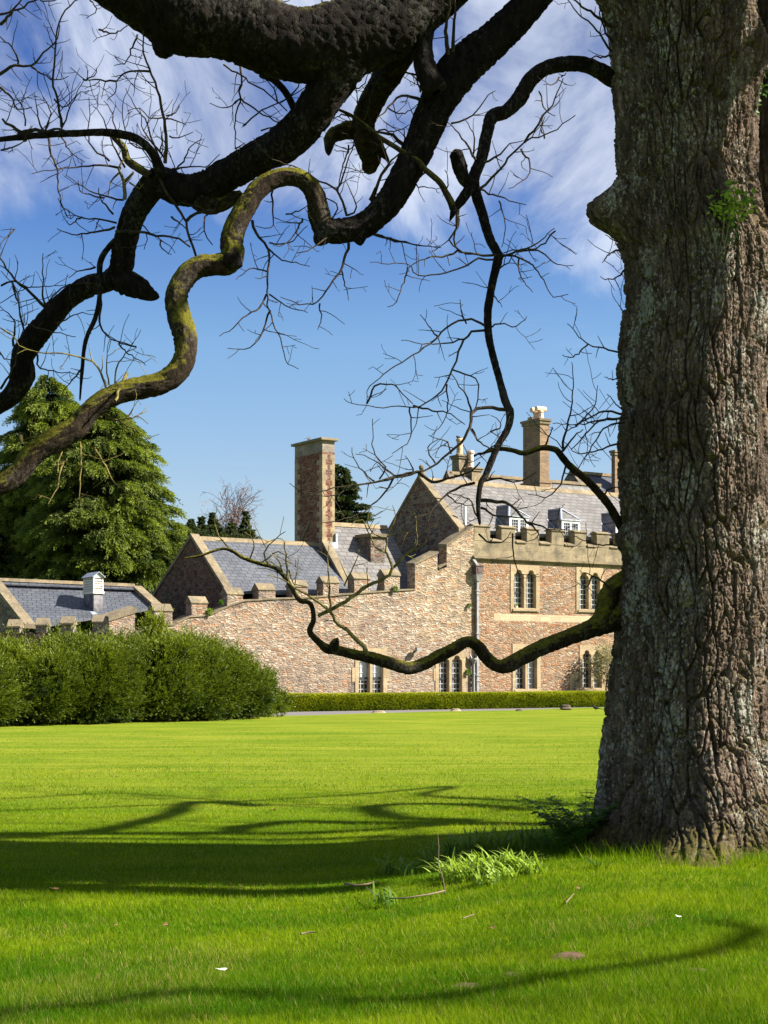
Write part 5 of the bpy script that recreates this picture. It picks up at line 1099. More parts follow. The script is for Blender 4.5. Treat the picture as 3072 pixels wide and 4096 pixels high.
def limb(name, P, Rr, m, seed, parent, base, n=44, step=.02, amp=.13, knob=.16, caps=True):
    """gnarled limb: swept section with swellings and bark relief"""
    P, Rr = catmull(P, Rr, step); T = unit(np.gradient(P, axis=0)); a = np.array([0, 1., 0]); N = unit(np.cross(T[0], a)); Ns = []
    for t in T: N = unit(N - t * N.dot(t)); Ns.append(N)
    Ns = np.array(Ns); Bs = np.cross(T, Ns); l = np.concatenate([[0], np.cumsum(np.linalg.norm(np.diff(P, axis=0), axis=1))])
    A = np.linspace(0, 2 * np.pi, n, endpoint=False); AA, LL = np.meshgrid(A, l); RR = np.repeat(Rr[:, None], n, 1); rm = float(np.median(Rr))
    sw = fbm(np.cos(AA) * 1.3 + seed, LL / (rm * 3.2) + np.sin(AA) * 1.3, seed, 3) - .47
    nr = max(5, round(2 * np.pi * rm / .055)); cw_ = n and AA / (2 * np.pi) * nr
    h1, h2 = ridged(cw_ * 1.0, LL / .16, None, seed + 3, .45)
    jag = fbm(AA * 5 + seed, LL / .02, seed + 9, 3) - .47
    r = RR * (1 + knob * 2 * sw) + np.minimum(RR * amp, .036) * (h1 * .9 + h2 * .45 - .7) + np.minimum(RR * .16, .022) * jag
    if caps: r[0] *= .6; r[-1] *= .35
    C, S_ = np.cos(AA), np.sin(AA); V = P[:, None] + r[..., None] * (C[..., None] * Ns[:, None] + S_[..., None] * Bs[:, None])
    i = np.arange(len(P) - 1)[:, None] * n; j = np.arange(n)[None]; k = (j + 1) % n
    F = np.stack([i + j, i + k, i + n + k, i + n + j], -1).reshape(-1, 4); V = V.reshape(-1, 3)
    V = np.vstack([V, P[:1], P[-1:]]); c0, c1 = len(V) - 2, len(V) - 1; b0 = (len(P) - 1) * n
    ends = np.array([[c0, k_, j_, j_] for j_, k_ in zip(range(n), np.roll(range(n), -1))] + [[c1, b0 + j_, b0 + k_, b0 + k_] for j_, k_ in zip(range(n), np.roll(range(n), -1))])
    me = npmesh(name, V, F, m, parent, base, True)
    return me
FR = {'A': (0, 0), 'B': (1200, 0), 'C': (0, 900), 'E': (1100, 900), 'F': (1100, 1800), 'G': (0, 1800)}
def trace(spec, Ya, Yb):
    """'A: x,y,r x,y,r | C: ...' traced in enlargements of the photograph -> world points and radii at depths Ya..Yb"""
    U, Rp = [], []
    for seg in spec.split('|'):
        f, body = seg.split(':'); ox, oy = FR[f.strip()]
        for tok in body.split():
            q = [float(x) for x in tok.split(',')]; U.append((ox + q[0] / 1.08, oy + q[1] / 1.08)); Rp.append(q[2] / 1.08 if len(q) > 2 else None)
    U = np.array(U); d = np.concatenate([[0], np.cumsum(np.linalg.norm(np.diff(U, axis=0), axis=1))]); Y = Ya + (Yb - Ya) * d / d[-1]
    idx = [i for i, r in enumerate(Rp) if r is not None]
    Rp = np.interp(np.arange(len(Rp)), idx, [Rp[i] for i in idx]) if idx else np.full(len(Rp), 4.)
    P = np.stack([(U[:, 0] - 1536) / FPX * Y, Y, EYE - (U[:, 1] - HOR) / FPX * Y], 1); return P, Rp * Y / FPX
def limb_px(spec, Ya, Yb, m, seed, n=44, name='limb', parent=None, amp=.13, knob=.16, step=.02):
    P, r = trace(spec, Ya, Yb); return limb(name, P, r, m, seed, parent or tree, TR, n, step, amp, knob)

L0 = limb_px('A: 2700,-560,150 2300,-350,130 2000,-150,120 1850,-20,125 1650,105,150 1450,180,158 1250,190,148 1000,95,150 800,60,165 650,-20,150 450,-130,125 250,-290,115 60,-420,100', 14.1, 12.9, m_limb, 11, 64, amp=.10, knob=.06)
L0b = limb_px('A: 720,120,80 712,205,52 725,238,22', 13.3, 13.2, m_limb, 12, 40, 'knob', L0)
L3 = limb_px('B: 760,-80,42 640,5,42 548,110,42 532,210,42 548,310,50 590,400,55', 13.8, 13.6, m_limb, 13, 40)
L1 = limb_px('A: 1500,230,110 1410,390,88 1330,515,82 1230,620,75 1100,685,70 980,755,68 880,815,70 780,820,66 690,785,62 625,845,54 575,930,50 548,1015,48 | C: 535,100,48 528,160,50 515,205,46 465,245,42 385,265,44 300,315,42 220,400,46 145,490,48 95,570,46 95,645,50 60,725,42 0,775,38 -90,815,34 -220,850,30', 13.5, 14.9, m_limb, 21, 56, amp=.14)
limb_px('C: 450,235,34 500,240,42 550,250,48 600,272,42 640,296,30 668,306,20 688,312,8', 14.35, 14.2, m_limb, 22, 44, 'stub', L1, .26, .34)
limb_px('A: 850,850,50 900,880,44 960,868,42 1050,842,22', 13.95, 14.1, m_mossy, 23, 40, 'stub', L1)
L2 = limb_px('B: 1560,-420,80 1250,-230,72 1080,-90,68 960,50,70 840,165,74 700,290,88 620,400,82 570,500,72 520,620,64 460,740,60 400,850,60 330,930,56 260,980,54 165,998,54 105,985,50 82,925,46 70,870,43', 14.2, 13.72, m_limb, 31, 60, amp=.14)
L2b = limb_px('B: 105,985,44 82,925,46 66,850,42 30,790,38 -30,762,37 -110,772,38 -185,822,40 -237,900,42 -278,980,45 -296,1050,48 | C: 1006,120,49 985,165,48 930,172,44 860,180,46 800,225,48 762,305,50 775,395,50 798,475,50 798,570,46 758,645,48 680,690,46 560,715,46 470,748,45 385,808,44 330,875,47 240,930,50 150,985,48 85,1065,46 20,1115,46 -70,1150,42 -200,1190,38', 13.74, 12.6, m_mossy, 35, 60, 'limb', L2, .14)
limb_px('B: 130,985,46 95,1020,38 72,1058,18', 13.75, 13.7, m_limb, 32, 40, 'knob', L2, .18)
limb_px('B: 240,985,46 255,1020,34 262,1060,14', 13.78, 13.75, m_limb, 33, 40, 'knob', L2, .18)
limb_px('C: 975,150,44 1015,160,38 1045,178,14', 13.35, 13.3, m_limb, 34, 36, 'knob', L2, .18)
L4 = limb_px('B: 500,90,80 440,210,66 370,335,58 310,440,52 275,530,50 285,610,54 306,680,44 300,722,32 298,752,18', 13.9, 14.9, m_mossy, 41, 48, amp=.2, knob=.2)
limb_px('B: 270,575,40 215,565,36 165,575,32 132,598,26 124,640,16 123,672,8', 14.7, 14.6, m_mossy, 42, 36, 'stub', L4, .25, .25)
limb_px('B: 330,600,24 350,650,18 378,690,8 382,702,3', 14.75, 14.75, m_mossy, 43, 30, 'stub', L4, .25)
limb_px('A: 1122,325,11 1180,345,14 1235,400,15 1272,470,16 1300,500,18', 13.9, 13.7, m_limb, 44, 30, 'stub', L1)
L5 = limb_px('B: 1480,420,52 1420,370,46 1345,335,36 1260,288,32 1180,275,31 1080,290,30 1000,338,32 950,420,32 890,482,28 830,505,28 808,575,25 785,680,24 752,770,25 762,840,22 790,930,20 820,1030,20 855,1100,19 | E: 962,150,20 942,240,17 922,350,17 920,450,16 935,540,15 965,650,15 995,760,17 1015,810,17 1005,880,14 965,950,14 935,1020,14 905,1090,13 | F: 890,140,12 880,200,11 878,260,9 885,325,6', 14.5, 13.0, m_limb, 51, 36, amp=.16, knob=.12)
limb_px('B: 752,795,22 712,775,26 690,715,31 676,665,29 668,645,14', 13.7, 13.6, m_limb, 52, 36, 'stub', L5, .26, .24)
limb_px('B: 745,800,24 705,855,22 668,908,15 645,958,4', 13.7, 13.65, m_limb, 53, 30, 'stub', L5, .2)
L6 = limb_px('F: 1640,560,62 1545,562,52 1478,590,46 1436,640,42 1424,695,42 1400,748,42 1350,778,37 1250,815,34 1150,855,33 1060,900,32 1005,930,32 960,932,28 915,900,26 880,850,26 830,828,24 770,860,25 700,895,26 640,925,27 575,942,27 500,922,25 420,898,25 350,885,22 270,865,20 225,858,20 190,830,14 150,785,12 165,740,11 165,700,10 150,660,10 110,652,10 80,610,10 50,560,9 0,510,9 | G: 1120,490,8 1050,465,8 1000,435,7 950,428,6 860,458,5 795,466,2', 14.45, 13.0, m_mossy, 61, 36, amp=.16, knob=.14)
limb_px('F: 1640,640,62 1540,690,52 1470,730,46 1410,760,38 1360,776,30', 14.5, 14.2, m_mossy, 62, 40, 'limb', L6, .2)
limb_px('F: 250,862,22 258,835,18 272,812,8', 13.45, 13.4, m_mossy, 63, 30, 'stub', L6, .2)
L7 = limb_px('F: 1560,420,26 1515,365,19 1475,295,18 1440,235,17 1390,175,17 1340,125,16 1270,65,15 1225,10,14 | E: 1205,968,13 1150,963,12 1080,985,11 1020,972,10 960,968,9 880,992,5', 14.5, 13.4, m_mossy, 71, 30, amp=.16)
A1 = limb_px('A: 705,770,24 690,725,20 650,650,19 590,600,18 520,580,17 440,572,16 340,575,15 220,580,14 100,592,13 0,602,11 -80,612,9 -200,600,6', 13.9, 13.2, m_limb, 81, 26, 'limb', L1)
A2 = limb_px('A: 650,760,18 580,715,17 550,690,16 535,640,15 500,600,13 465,565,9', 13.95, 14.2, m_mossy, 82, 26, 'limb', L1)
C1 = limb_px('C: 505,60,14 470,95,12 436,150,13 430,225,12 430,310,10 412,400,10 370,500,9 355,620,8 345,760,4', 14.25, 14.0, m_limb, 83, 20, 'limb', L1)
B4 = limb_px('B: 668,910,18 640,850,14 605,790,13 540,730,12 500,690,12 420,640,11 340,590,10 240,510,8 150,465,5', 13.66, 13.9, m_mossy, 84, 20, 'limb', L5)
# unseen crown limbs above and right of the frame, shaped to throw the lawn shadows
def far_limb(pts, r0, r1, seed):
    return limb('limb', np.array(pts, float), np.linspace(r0, r1, len(pts)), m_limb, seed, tree, TR, 20, .06)
CROWN = []
KS = math.cos(R(SUN_AZ)) / math.tan(R(SUN_EL)), math.sin(R(SUN_AZ)) / math.tan(R(SUN_EL))
S2 = (4.35, 15.7, 9.2); S1 = (3.3, 13.95, 9.2)
for i, (sh, z0, z1, r0, r1, st) in enumerate((
    ([(700, 1722), (968, 1699), (915, 1716), (960, 1722), (1060, 1727), (1300, 1742)], 7.4, 6.4, .04, .09, S2),
    ([(960, 1783), (850, 1769), (798, 1748), (860, 1738), (1000, 1738), (1150, 1752)], 7.0, 6.2, .11, .12, S2),
    ([(400, 1826), (480, 1812), (560, 1800), (640, 1791), (920, 1782), (1200, 1782)], 6.6, 5.2, .10, .13, S2),
    ([(700, 1838), (780, 1832), (950, 1815), (1180, 1804), (1240, 1800)], 6.0, 5.6, .05, .09, S2),
    ([(-150, 1835), (0, 1830), (100, 1826), (200, 1816), (270, 1796), (360, 1765), (420, 1735), (560, 1745)], 8.2, 6.8, .17, .10, S2),
    ([(-150, 1735), (40, 1726), (250, 1716), (440, 1729), (560, 1740), (700, 1748)], 8.6, 7.4, .05, .03, S2),
    ([(-200, 1912), (0, 1918), (300, 1924), (560, 1926), (800, 1912)], 7.0, 6.4, .30, .20, S1),  # extra unseen bough, put in to widen the trunk's shadow band
    ([(540, 1882), (600, 1866), (700, 1852), (900, 1842)], 6.4, 6.0, .14, .12, S2),  # this limb and the next added to close a lit gap
    ([(-150, 1838), (40, 1850), (120, 1868)], 6.2, 6.6, .16, .12, S2),
    ([(-200, 2190), (0, 2182), (200, 2166), (420, 2136), (700, 2160), (900, 2162), (1050, 2144), (1250, 2106), (1450, 2079), (1560, 2049), (1620, 2014), (1530, 1994)], 7.6, 6.6, .055, .06, S1))):
    zz = np.linspace(z0, z1, len(sh)); pts = [st]
    for (u, v), z in zip(sh, zz):
        q = gp(u, v); pts.append((q[0] + KS[0] * z, q[1] + KS[1] * z, z + q[2]))
    a = np.array(pts); pts.insert(1, tuple(a[0] * .5 + a[1] * .5 + (0, 0, .5)))
    CROWN.append((far_limb(pts, r0, r1, 300 + i), pts[2:]))
for i, (pts, r0, r1) in enumerate((
    ([(3.0, 14.4, 8.8), (3.2, 15.4, 10.4), (3.8, 16.4, 11.4), (4.4, 17.6, 12.4)], .24, .06),
    ([(3.2, 14.3, 9.3), (4.6, 14.9, 9.4), (5.3, 14.2, 8.9), (5.5, 13.2, 8.6), (5.2, 12.0, 8.9)], .2, .1),  # unseen limb added to keep sun off the upper trunk
    ([(2.9, 14.3, 8.9), (1.6, 14.2, 10.6), (.4, 13.8, 11.6), (-1.2, 13.6, 12.2)], .24, .06))):
    CROWN.append((far_limb(pts, r0, r1, 320 + i), pts))

# ---- twigs: traced main ones, smaller ones grown from them
def twigset(parent, specs, seed, m, Ya, Yb, kids=1.0, name='twigs'):
    global rng; rng = np.random.default_rng(seed); nb = NB()
    for spec in specs:
        P, r = trace(spec, Ya, Yb); P = P + np.array([0, 1, 0])[None] * np.cumsum(rng.normal(size=(len(P), 1)) * .03, 0); P, r = catmull(P, r, .05)
        r = np.maximum(r * np.linspace(1, .55, len(r)), .0030); P = P + rng.normal(size=P.shape) * .0045; nb.add(*tube(P, r, 5))
        L = np.linalg.norm(np.diff(P, axis=0), axis=1).sum(); k = int(L * 5.0 * kids + .5)
        for j in range(k):
            i = int((.12 + .88 * (j + rng.random()) / max(k, 1)) * (len(P) - 1)); i = min(i, len(P) - 2); d = unit(P[i + 1] - P[i]); sd = unit(np.cross(d, [0, 1, 0])) * (1 if rng.random() < .5 else -1)
            dd = unit(d * .55 + sd * .9 + (0, .35 * rng.normal(), .12)); grow(P[i], dd, .09 + .22 * rng.random() ** 1.6, max(.0028, min(.005, r[i] * .6)), 1 if rng.random() < .45 else 0, nb, 2, .34, .045, .05, 4, .55, .0022, .7)
    return nb.build(name, m, parent, TR, True)
twigset(L5, ['E: 910,455,6 850,455 820,490 795,550 770,620 735,690 680,750 600,785 530,775 470,785 400,775 330,765 295,745,3', 'E: 905,440,6 870,415 820,410 760,430 700,480 620,550 500,625 430,685 400,720 395,770,3', 'E: 600,785,5 680,805 760,825 820,865,4',
  'E: 960,130,6 870,130 800,110 770,60 790,0,5 | B: 675,985,7 680,910,8', 'E: 945,155,5 880,150 830,180 740,215 650,232 600,215 575,180 490,185 415,182,3', 'E: 575,185,4 550,270 525,335 490,353,3', 'E: 970,135,6 1040,120 1110,100 1160,65 1198,28,3', 'E: 1050,110,5 1140,110 1190,150 1230,180 1285,185,3', 'E: 980,130,5 1060,145 1110,170 1160,240 1200,320 1258,310,3', 'E: 1050,150,4 1050,210 1080,270 1110,308,3', 'E: 790,110,5 720,130 680,128 630,150 575,182,4', 'E: 970,180,4 1010,150 1030,120,3', 'E: 820,490,4 740,510 660,512 600,515 545,498,3', 'E: 700,480,4 660,430 630,380,3', 'E: 830,425,4 805,370 803,315,3', 'E: 940,435,4 990,435 1040,445 1082,412,3', 'E: 940,250,5 955,310 985,345,3', 'E: 770,630,4 820,650 870,665 880,720 870,780 850,810,4', 'E: 400,770,5 430,700 480,690 520,690 550,730 590,770,4', 'E: 740,690,4 745,780 730,850 670,910,3', 'E: 580,785,4 590,870 570,940 510,985,3', 'E: 850,810,5 830,750 800,700 760,640,4',
  'B: 758,690,6 700,590 640,525,4', 'B: 745,680,5 755,590 710,510,3', 'B: 660,525,5 720,510 780,450 815,390 850,375,3', 'B: 775,820,7 830,770 900,690 970,620 1060,590 1180,510,4', 'B: 970,620,6 1010,560 1060,490 1090,440 1130,350 1145,315,4', 'B: 795,705,6 860,670 910,620 965,610,3', 'B: 950,650,5 990,715 975,780 900,830,3', 'B: 780,820,5 850,850 920,880 975,895,3', 'B: 860,865,4 890,970 875,1060,3', 'B: 680,910,8 682,980 650,1030 690,1075 740,1100,4', 'B: 1120,330,4 1100,360 1055,358,3', 'B: 1060,590,4 1040,560 1045,500,3', 'B: 1030,400,4 1060,470 1100,510,3'], 1, m_twig, 13.5, 13.2)
twigset(L5, ['E: 1000,798,9 910,790,8 850,815,8 840,880,8 800,950,7 700,1030,6 620,1070 520,1095,5 | F: 420,140,5 250,165 140,190 60,140,3', 'F: 620,95,7 520,110 410,145 330,160 250,200 120,185,3', 'F: 620,95,8 680,140,8 760,125 850,95 880,60,6', 'F: 860,140,7 780,170 720,210 670,270 660,305,4', 'F: 885,215,9 960,222,9 1020,240,9 1060,285,9 1095,318,7', 'F: 1085,305,5 1140,365 1085,400,3', 'F: 890,250,6 960,285 1060,298,4', 'F: 1080,310,5 1200,345 1300,330,3', 'F: 880,360,5 910,390 980,400 1018,355,3', 'F: 1030,360,4 1035,450 1065,550 1080,592,3', 'F: 885,320,5 850,230 800,200 740,190,3', 'F: 900,130,6 980,120 1060,130 1130,95,3', 'F: 520,110,5 470,190 380,270 250,310 190,320,3', 'F: 430,140,4 400,110 350,60 330,-10,3', 'E: 450,1100,4 480,1050 430,990 420,840,3', 'E: 520,1090,4 440,1020 350,985,3', 'E: 860,1000,5 940,960 1010,870,3', 'E: 850,880,5 900,950 960,970,4', 'F: 740,190,4 790,230 860,240,3', 'F: 600,100,4 590,60 560,20,3', 'F: 800,100,5 830,40 815,-20,3', 'E: 930,900,4 980,870 935,820,3', 'E: 690,1030,4 660,960 700,930,3', 'E: 760,990,4 740,940 660,910,3'], 2, m_twig, 13.3, 13.0)
twigset(L7, ['E: 1515,815,6 1440,805 1380,820 1300,870 1250,900,4', 'E: 1515,835,6 1400,850 1330,920 1280,970,4', 'E: 1240,965,6 1265,850 1280,750 1275,600,3', 'E: 1300,870,4 1375,790 1395,690,3', 'E: 1500,560,5 1420,535 1350,515 1258,432,3', 'E: 1350,515,4 1290,570 1240,568,3', 'E: 1515,195,5 1460,235 1400,240,3', 'E: 1505,95,5 1440,130 1408,172,3', 'E: 1495,75,4 1430,38,3', 'E: 1505,380,3 1482,348,3', 'E: 1490,655,4 1460,665 1430,652,3', 'E: 1515,815,4 1460,770 1430,735,3', 'E: 1490,940,5 1380,975 1310,990 1250,930,3', 'F: 1480,410,4 1380,400 1290,372,3', 'F: 1420,190,5 1460,160 1490,165,4', 'E: 1230,990,6 1280,930 1330,880,4', 'F: 1260,60,5 1230,150 1180,200 1090,195,3', 'F: 1440,590,5 1370,545 1315,525,3', 'F: 1370,545,4 1350,590 1300,570,3', 'E: 1480,840,5 1390,840 1320,860 1200,855,3', 'E: 1515,850,5 1420,880 1350,990 1290,1080,3', 'E: 1160,960,5 1190,900 1200,870,3'], 3, m_twig, 14.0, 13.6, 1.1)
twigset(L6, ['F: 400,885,13 380,850,11 330,795,10 260,735,9 238,700,9 180,650,8 110,610,7 30,560,5 -30,540,3', 'F: 190,715,9 260,680,10 330,640,10 400,590,10 470,560,10 505,520,9 480,440,7 485,380,5 520,300,4 510,240,3', 'F: 505,515,7 560,455,6 600,430,5 610,350,4 600,280,3', 'F: 238,700,7 235,600,5 228,500,4 230,410,3', 'F: 480,440,5 430,420 380,300 330,330,3', 'F: 485,385,4 440,370 400,330 410,250,3', 'F: 560,455,4 640,410 660,370,3', 'G: 1235,570,5 1235,480 1215,380 1130,410,3', 'G: 1170,500,5 1140,440 1230,350,3', 'G: 1000,440,4 930,340 938,255,3', 'G: 1080,470,4 1100,400 1050,345,3', 'G: 1120,490,4 1200,440 1260,480,3', 'F: 40,540,4 10,470 -30,450,3', 'F: 300,580,4 340,500 362,430,3', 'F: 60,520,4 80,580 130,590,3'], 4, m_twigy, 13.3, 13.1, .8)
twigset(L2, ['E: 320,85,7 290,190 240,270 190,335 110,345 22,312,3', 'E: 190,340,4 200,390 185,452,3', 'E: 285,195,4 300,250 320,325,3', 'E: 415,30,6 520,70 620,85 715,95,3', 'C: 1090,-20,7 1120,60 1160,110 1160,200 1155,300 1170,400 1215,500 1230,580 1290,628,3', 'C: 1155,300,5 1120,360 1050,410 990,460 950,482,3', 'C: 1165,370,5 1130,470 1080,530 980,535,3', 'C: 1165,300,4 1230,350 1330,380,3', 'C: 1155,200,4 1080,195 1020,240,3', 'C: 1150,100,5 1220,150 1340,180,3', 'C: 1170,90,4 1250,80 1330,5,3', 'B: 250,-20,6 245,60,4', 'B: 520,440,8 440,430 380,480 330,540,4', 'B: 310,865,9 340,780 380,710 430,675,6', 'B: 170,990,5 40,1090 -10,1100,4', 'A: 1180,830,5 1180,920 1175,990 1100,970,3', 'A: 1310,940,5 1290,990 1230,1060 1180,1060,3', 'A: 1240,930,4 1275,910 1345,880,3', 'B: 640,238,11 630,120,10 655,-20,8', 'B: 655,238,10 665,120 670,-40,7', 'B: 105,990,4 160,870 10,830 -20,735,3', 'A: 1500,930,6 1455,820 1380,780 1280,725 1180,690 1090,595,3', 'A: 1455,820,5 1480,760 1510,660 1540,560,3', 'A: 1500,925,5 1540,890 1490,770,3', 'A: 1600,860,6 1650,760 1700,700,4', 'B: 310,1010,6 430,1040 520,1060 605,1065,3'], 5, m_twig, 13.8, 13.5)
twigset(L2, ['C: 430,810,7 500,840 580,880 650,940,3', 'G: 405,-20,6 450,70 490,140 540,180 600,215,3', 'G: 350,-30,5 350,70 345,150 340,210 400,260,3', 'G: 290,40,5 260,100 250,160 210,235,3', 'C: 300,920,5 260,1000 250,1060,4', 'C: 470,745,6 430,620 370,585 280,565 170,560 100,535 60,480 0,450,3', 'C: 485,740,5 500,620 540,545 590,525,3', 'C: 470,690,4 465,600 480,500,3', 'C: 545,635,9 520,670 490,750,10', 'C: 100,920,9 108,960,12', 'C: 500,840,4 600,830 640,860,3'], 6, m_twigy, 13.0, 12.7, .9)
twigset(L1, ['C: 435,320,7 435,430 480,490 590,525,3', 'C: 590,525,4 520,510 450,460,3', 'C: 510,510,4 560,560 640,610,3', 'C: 190,350,8 130,290 60,230 0,140 -40,80,5', 'C: 190,340,5 190,240 187,125,3', 'C: 60,260,5 110,440 130,380,3', 'C: 190,345,4 260,270 340,250 420,245,4', 'C: 60,530,6 65,420 0,350,3', 'C: 0,710,6 60,600 75,500 0,445,3', 'C: 0,260,5 50,240 120,265 280,262,3', 'C: 410,180,5 350,190 290,220,3', 'C: 230,430,4 330,385 400,380,3', 'C: 0,550,4 30,585 60,570,3', 'C: 60,20,3 10,60 0,90,3', 'C: 100,470,5 80,380 60,270 0,190,3', 'C: 130,440,4 210,460 330,490,3', 'C: 355,610,5 300,690 270,720,3', 'C: 160,560,5 175,620 340,640,3'], 7, m_twig, 14.5, 14.2, 1.2)
twigset(A1, ['A: 715,715,9 725,600,8 710,480,8 680,380,7 650,310,7 635,250 640,180,5', 'A: 650,310,6 600,298 540,310 505,350 500,400 465,440,3', 'A: 500,352,5 440,355 370,345 310,295,3', 'A: 100,592,12 60,545,10 0,500,9', 'A: 80,580,10 130,548,10 200,555 250,545 300,565,7', 'A: 265,545,7 250,450,6 230,350 240,250 240,160 255,90 300,25 350,-10,5', 'A: 0,325,8 70,280 130,278 200,210 240,150 250,90,4', 'A: 80,278,5 60,215 0,160,4', 'A: 130,282,5 200,330 240,345 300,330,3', 'A: 0,95,8 50,55 85,-10,6', 'A: 0,70,6 60,60 110,50 160,20 240,30 300,10,4', 'A: 430,130,5 500,155 580,120,3', 'A: 595,150,5 570,220 540,280 500,300,3', 'A: 380,-10,4 420,50 380,90,3', 'A: 270,565,4 330,420 385,395,3', 'A: 360,345,4 410,330 412,290,3', 'A: 0,380,6 50,420 80,480 140,470,4', 'A: 180,580,5 160,480 140,395,3', 'A: 200,560,4 210,480 180,400,3', 'A: 0,650,5 60,625 110,600,4', 'A: 110,545,4 100,470 40,370,3', 'A: 240,440,4 290,470 360,345,3'], 8, m_twig, 13.6, 13.2, 1.35)
twigset(A2, ['A: 745,755,5 790,700 830,640 880,610,3', 'A: 740,722,5 800,715 900,715 950,665,3', 'A: 705,720,6 660,620 640,540 590,470 545,390,3', 'A: 720,700,5 645,600 610,540 600,460,3', 'A: 735,590,4 760,600 830,570,3', 'A: 700,500,4 640,500 600,460 545,465,3', 'A: 715,520,4 760,510 800,525,3', 'A: 720,500,4 760,490 780,465,3', 'A: 520,722,6 440,720 350,715 250,735 140,755,3', 'A: 470,690,5 400,640 380,590 390,500 385,430,3', 'A: 530,860,5 440,850 360,810 290,760,3', 'A: 490,925,5 430,850 430,810,3', 'A: 500,962,5 430,940 350,930 260,880 245,845,3', 'A: 500,990,6 400,1010 300,1020 250,995,3', 'A: 205,590,6 220,670 245,730 260,850 290,940 320,930,3', 'A: 540,720,5 480,600 440,500 400,460,3', 'A: 560,700,5 500,560 480,480 450,440,3', 'A: 350,930,4 300,970 290,950,3', 'A: 445,850,4 350,830 345,790,3', 'A: 270,595,4 310,660 360,690,3', 'A: 640,650,4 560,610 520,480 540,390,3', 'A: 690,660,4 700,600 690,540,3', 'A: 700,760,4 640,690 600,640 560,640,3'], 9, m_twig, 14.1, 13.8, 1.3)
twigset(A2, ['A: 540,870,9 540,790,10 518,740,8 545,700,6', 'A: 540,790,8 575,760 580,745,6', 'A: 520,745,5 480,790 470,850,3', 'A: 560,790,4 600,820 620,790,3'], 10, m_twigy, 14.05, 14.0, .7)
twigset(L1, ['A: 660,690,8 700,790 750,870 800,950,8 810,1010,9 845,1100,10', 'A: 740,935,5 800,980,4', 'A: 805,960,8 850,930 925,920 890,960 890,1020 925,1075,4', 'A: 500,1000,7 600,1005 700,1015 770,1030 820,1065,7', 'A: 1030,265,5 1045,340 1040,420 1100,460 1200,520 1250,530,5', 'A: 970,290,4 1080,365 1160,420 1240,500,5', 'A: 1040,425,4 980,460 905,440,3', 'A: 1050,545,4 1110,490 1250,420 1320,375,4', 'A: 1040,420,4 1020,500 1015,600 1025,655,4', 'A: 1200,445,4 1180,380 1120,310,3', 'A: 1250,420,4 1300,360 1255,335,3', 'A: 1130,570,4 1180,550 1240,545,3', 'A: 600,960,4 640,1000 625,1080,3', 'A: 690,1040,4 695,1070 740,1100,3', 'A: 1020,650,4 1060,630,3', 'A: 1180,10,4 1250,-10,3', 'A: 1390,0,4 1430,40,4', 'A: 1390,220,4 1480,290 1600,300,4', 'A: 1520,225,4 1580,280 1640,300,3'], 11, m_twig, 13.9, 13.7, .9)
twigset(B4, ['B: 460,640,10 400,580 320,555 240,520,5', 'B: 240,510,5 180,500 130,530,3', 'B: 500,320,5 440,320 330,300 225,230,3', 'B: 450,295,5 430,360 370,430,3', 'B: 520,400,5 500,340 450,300,3', 'B: 240,520,4 250,440 240,390,3', 'B: 215,640,4 180,740 165,830,4', 'B: 340,560,4 420,560 480,525,3', 'B: 300,600,4 370,640,3', 'B: 380,480,4 440,500 520,455,3', 'B: 200,400,4 270,370 300,300,3', 'B: 250,600,4 210,660 145,660,3', 'B: 540,740,5 500,800 600,825,3', 'B: 620,830,4 640,790 630,730,3', 'B: 280,520,4 300,440 290,380,3', 'B: 450,600,4 450,560,3'], 12, m_twig, 14.4, 13.9, 1.0)
twigset(L5, ['B: 1345,215,6 1280,140 1200,60 1150,-10,4', 'B: 1345,112,8 1240,40 1170,-10,6', 'B: 1345,180,6 1310,100 1300,20,5', 'B: 1345,238,5 1290,240 1240,252,4', 'B: 1100,1000,4 1040,1060 920,1085 860,1095,4', 'B: 1400,1060,4 1350,1030 1320,1010,3', 'B: 1400,1070,4 1350,1090,3', 'B: 1130,330,4 1150,318,3'], 13, m_twig, 14.1, 13.7, .7)
for i, (o, pts) in enumerate(CROWN):
    rng = np.random.default_rng(400 + i); nb = NB(); pts = np.array(pts)
    for k in range(5):
        f_ = .3 + .7 * rng.random(); q = np.array([np.interp(f_ * (len(pts) - 1), range(len(pts)), pts[:, a]) for a in range(3)]); grow(q, rng.normal(size=3) + (.4, 0, .2), 1.6, .03, 2, nb, 4, .35, .2, 0, 4, .55, .006, .8)
    nb.build('twigs', m_twig, o, TR, True)

# second stem at the right edge
T2 = np.array([4.0, 15.05, 0.]); t2 = thing('dark_tree', 'dark shaded second tree trunk half hidden behind the right of the huge trunk', 'tree', T2)
L_2 = [(-2000, 3000), (-200, 2975), (300, 2985), (700, 2960), (1000, 2990), (1500, 3020), (2400, 3010), (3000, 3000), (3300, 2980), (3400, 2960)]; R_2 = [(v, u + 480) for v, u in L_2]
big_trunk('trunk', L_2, R_2, 15.05, 10.5, m_stem2, t2, T2, 13, 200, .03, (), True, .05, (-1.9, .6))
nb = NB(); rng = np.random.default_rng(77)
for k in range(5):
    a = rng.random() * 3 - 1.2; grow(T2 + (0, 0, 9 + rng.random()), (math.cos(a), math.sin(a), .9), 4.0, .16, 2, nb, 4, .3, .4, 0, 6, .55, .02, .8)
nb.build('crown', m_limb, t2, T2, True)

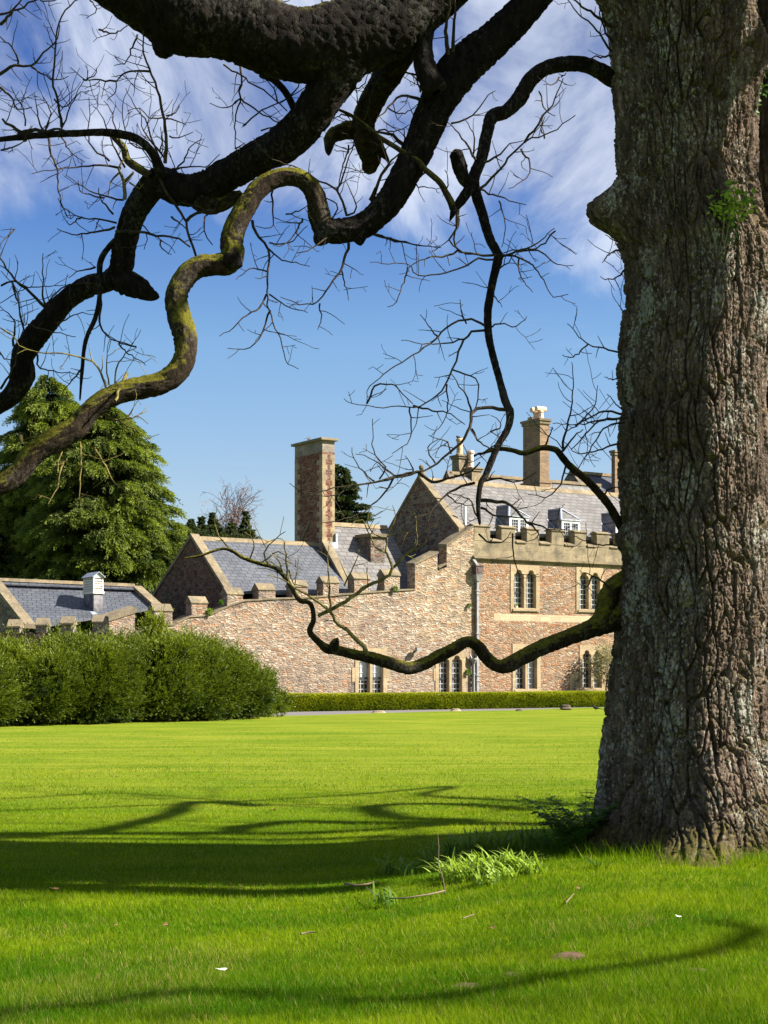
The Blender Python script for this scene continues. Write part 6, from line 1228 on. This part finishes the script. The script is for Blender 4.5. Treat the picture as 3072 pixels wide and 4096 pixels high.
TVW = np.empty(len(trunk.data.vertices) * 3, dtype=np.float32); trunk.data.vertices.foreach_get('co', TVW); TVW = TVW.reshape(-1, 3) + TR
TU = 1536 + TVW[:, 0] / TVW[:, 1] * FPX; TVp = HOR - (TVW[:, 2] - EYE) / TVW[:, 1] * FPX
def surf(u, v): m_ = (np.abs(TU - u) < 25) & (np.abs(TVp - v) < 25); return float(TVW[m_, 1].min()) if m_.any() else YT - .3
# ivy sprig on the trunk, and ivy on the second stem
def ivy(label, pts, stems, n, s, seed, m, Y, cat='ivy'):
    global rng; rng = np.random.default_rng(seed); c = at(*pts[0][:2], Y); root_ = thing('ivy_sprig', label, cat, c, 0, 'ivy on the trunks'); nb = NB()
    for st in stems: P, r = catmull([at(u, v, Y + .02 + .05 * i) for i, (u, v) in enumerate(st)], [.004] * len(st), .03); nb.add(*tube(P, np.linspace(.005, .002, len(P)), 4))
    nb.build('stems', m_stick, root_, c)
    Q = []; D = []
    for u, v, su, sv_, k in pts:
        for j in range(k): Q.append(at(u + su * rng.normal() * .5, v + sv_ * rng.normal() * .5, Y - .05 + .10 * rng.random())); D.append(unit(np.array([rng.normal(), -.4 + .4 * rng.normal(), .25 + .8 * rng.normal()])))
    Q = np.array(Q); D = np.array(D); L = s * (.6 + .6 * rng.random(len(Q))); V, F = diamonds(Q, D, L, L * .62, np.array([0, -1., .5])); npmesh('leaves', V, F, m, root_, c, tone=np.repeat(np.clip(.5 + .5 * rng.normal(size=len(Q)) * .5, 0, 1), 4))
ivy('bright green sunlit ivy sprig growing out of the huge trunk', [(2915, 800, 70, 45, 46), (2945, 835, 90, 40, 56), (2900, 835, 60, 40, 40), (2985, 800, 40, 30, 34), (2925, 745, 20, 30, 16), (2925, 870, 60, 24, 22)], [[(2900, 975), (2915, 900), (2930, 830), (2930, 760)], [(2925, 960), (2960, 880), (2975, 810)], [(2890, 960), (2895, 880), (2905, 820)]], 0, .052, 5, m_ivy, surf(2915, 820) - .17)
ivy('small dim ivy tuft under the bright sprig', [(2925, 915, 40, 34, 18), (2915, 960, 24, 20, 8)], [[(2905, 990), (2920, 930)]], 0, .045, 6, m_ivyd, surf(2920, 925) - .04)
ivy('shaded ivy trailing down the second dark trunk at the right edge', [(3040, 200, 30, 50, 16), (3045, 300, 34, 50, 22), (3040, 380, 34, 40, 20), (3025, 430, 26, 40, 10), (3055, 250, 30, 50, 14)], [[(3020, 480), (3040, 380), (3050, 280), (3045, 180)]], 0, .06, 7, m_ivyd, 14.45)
bpy.context.view_layer.update()
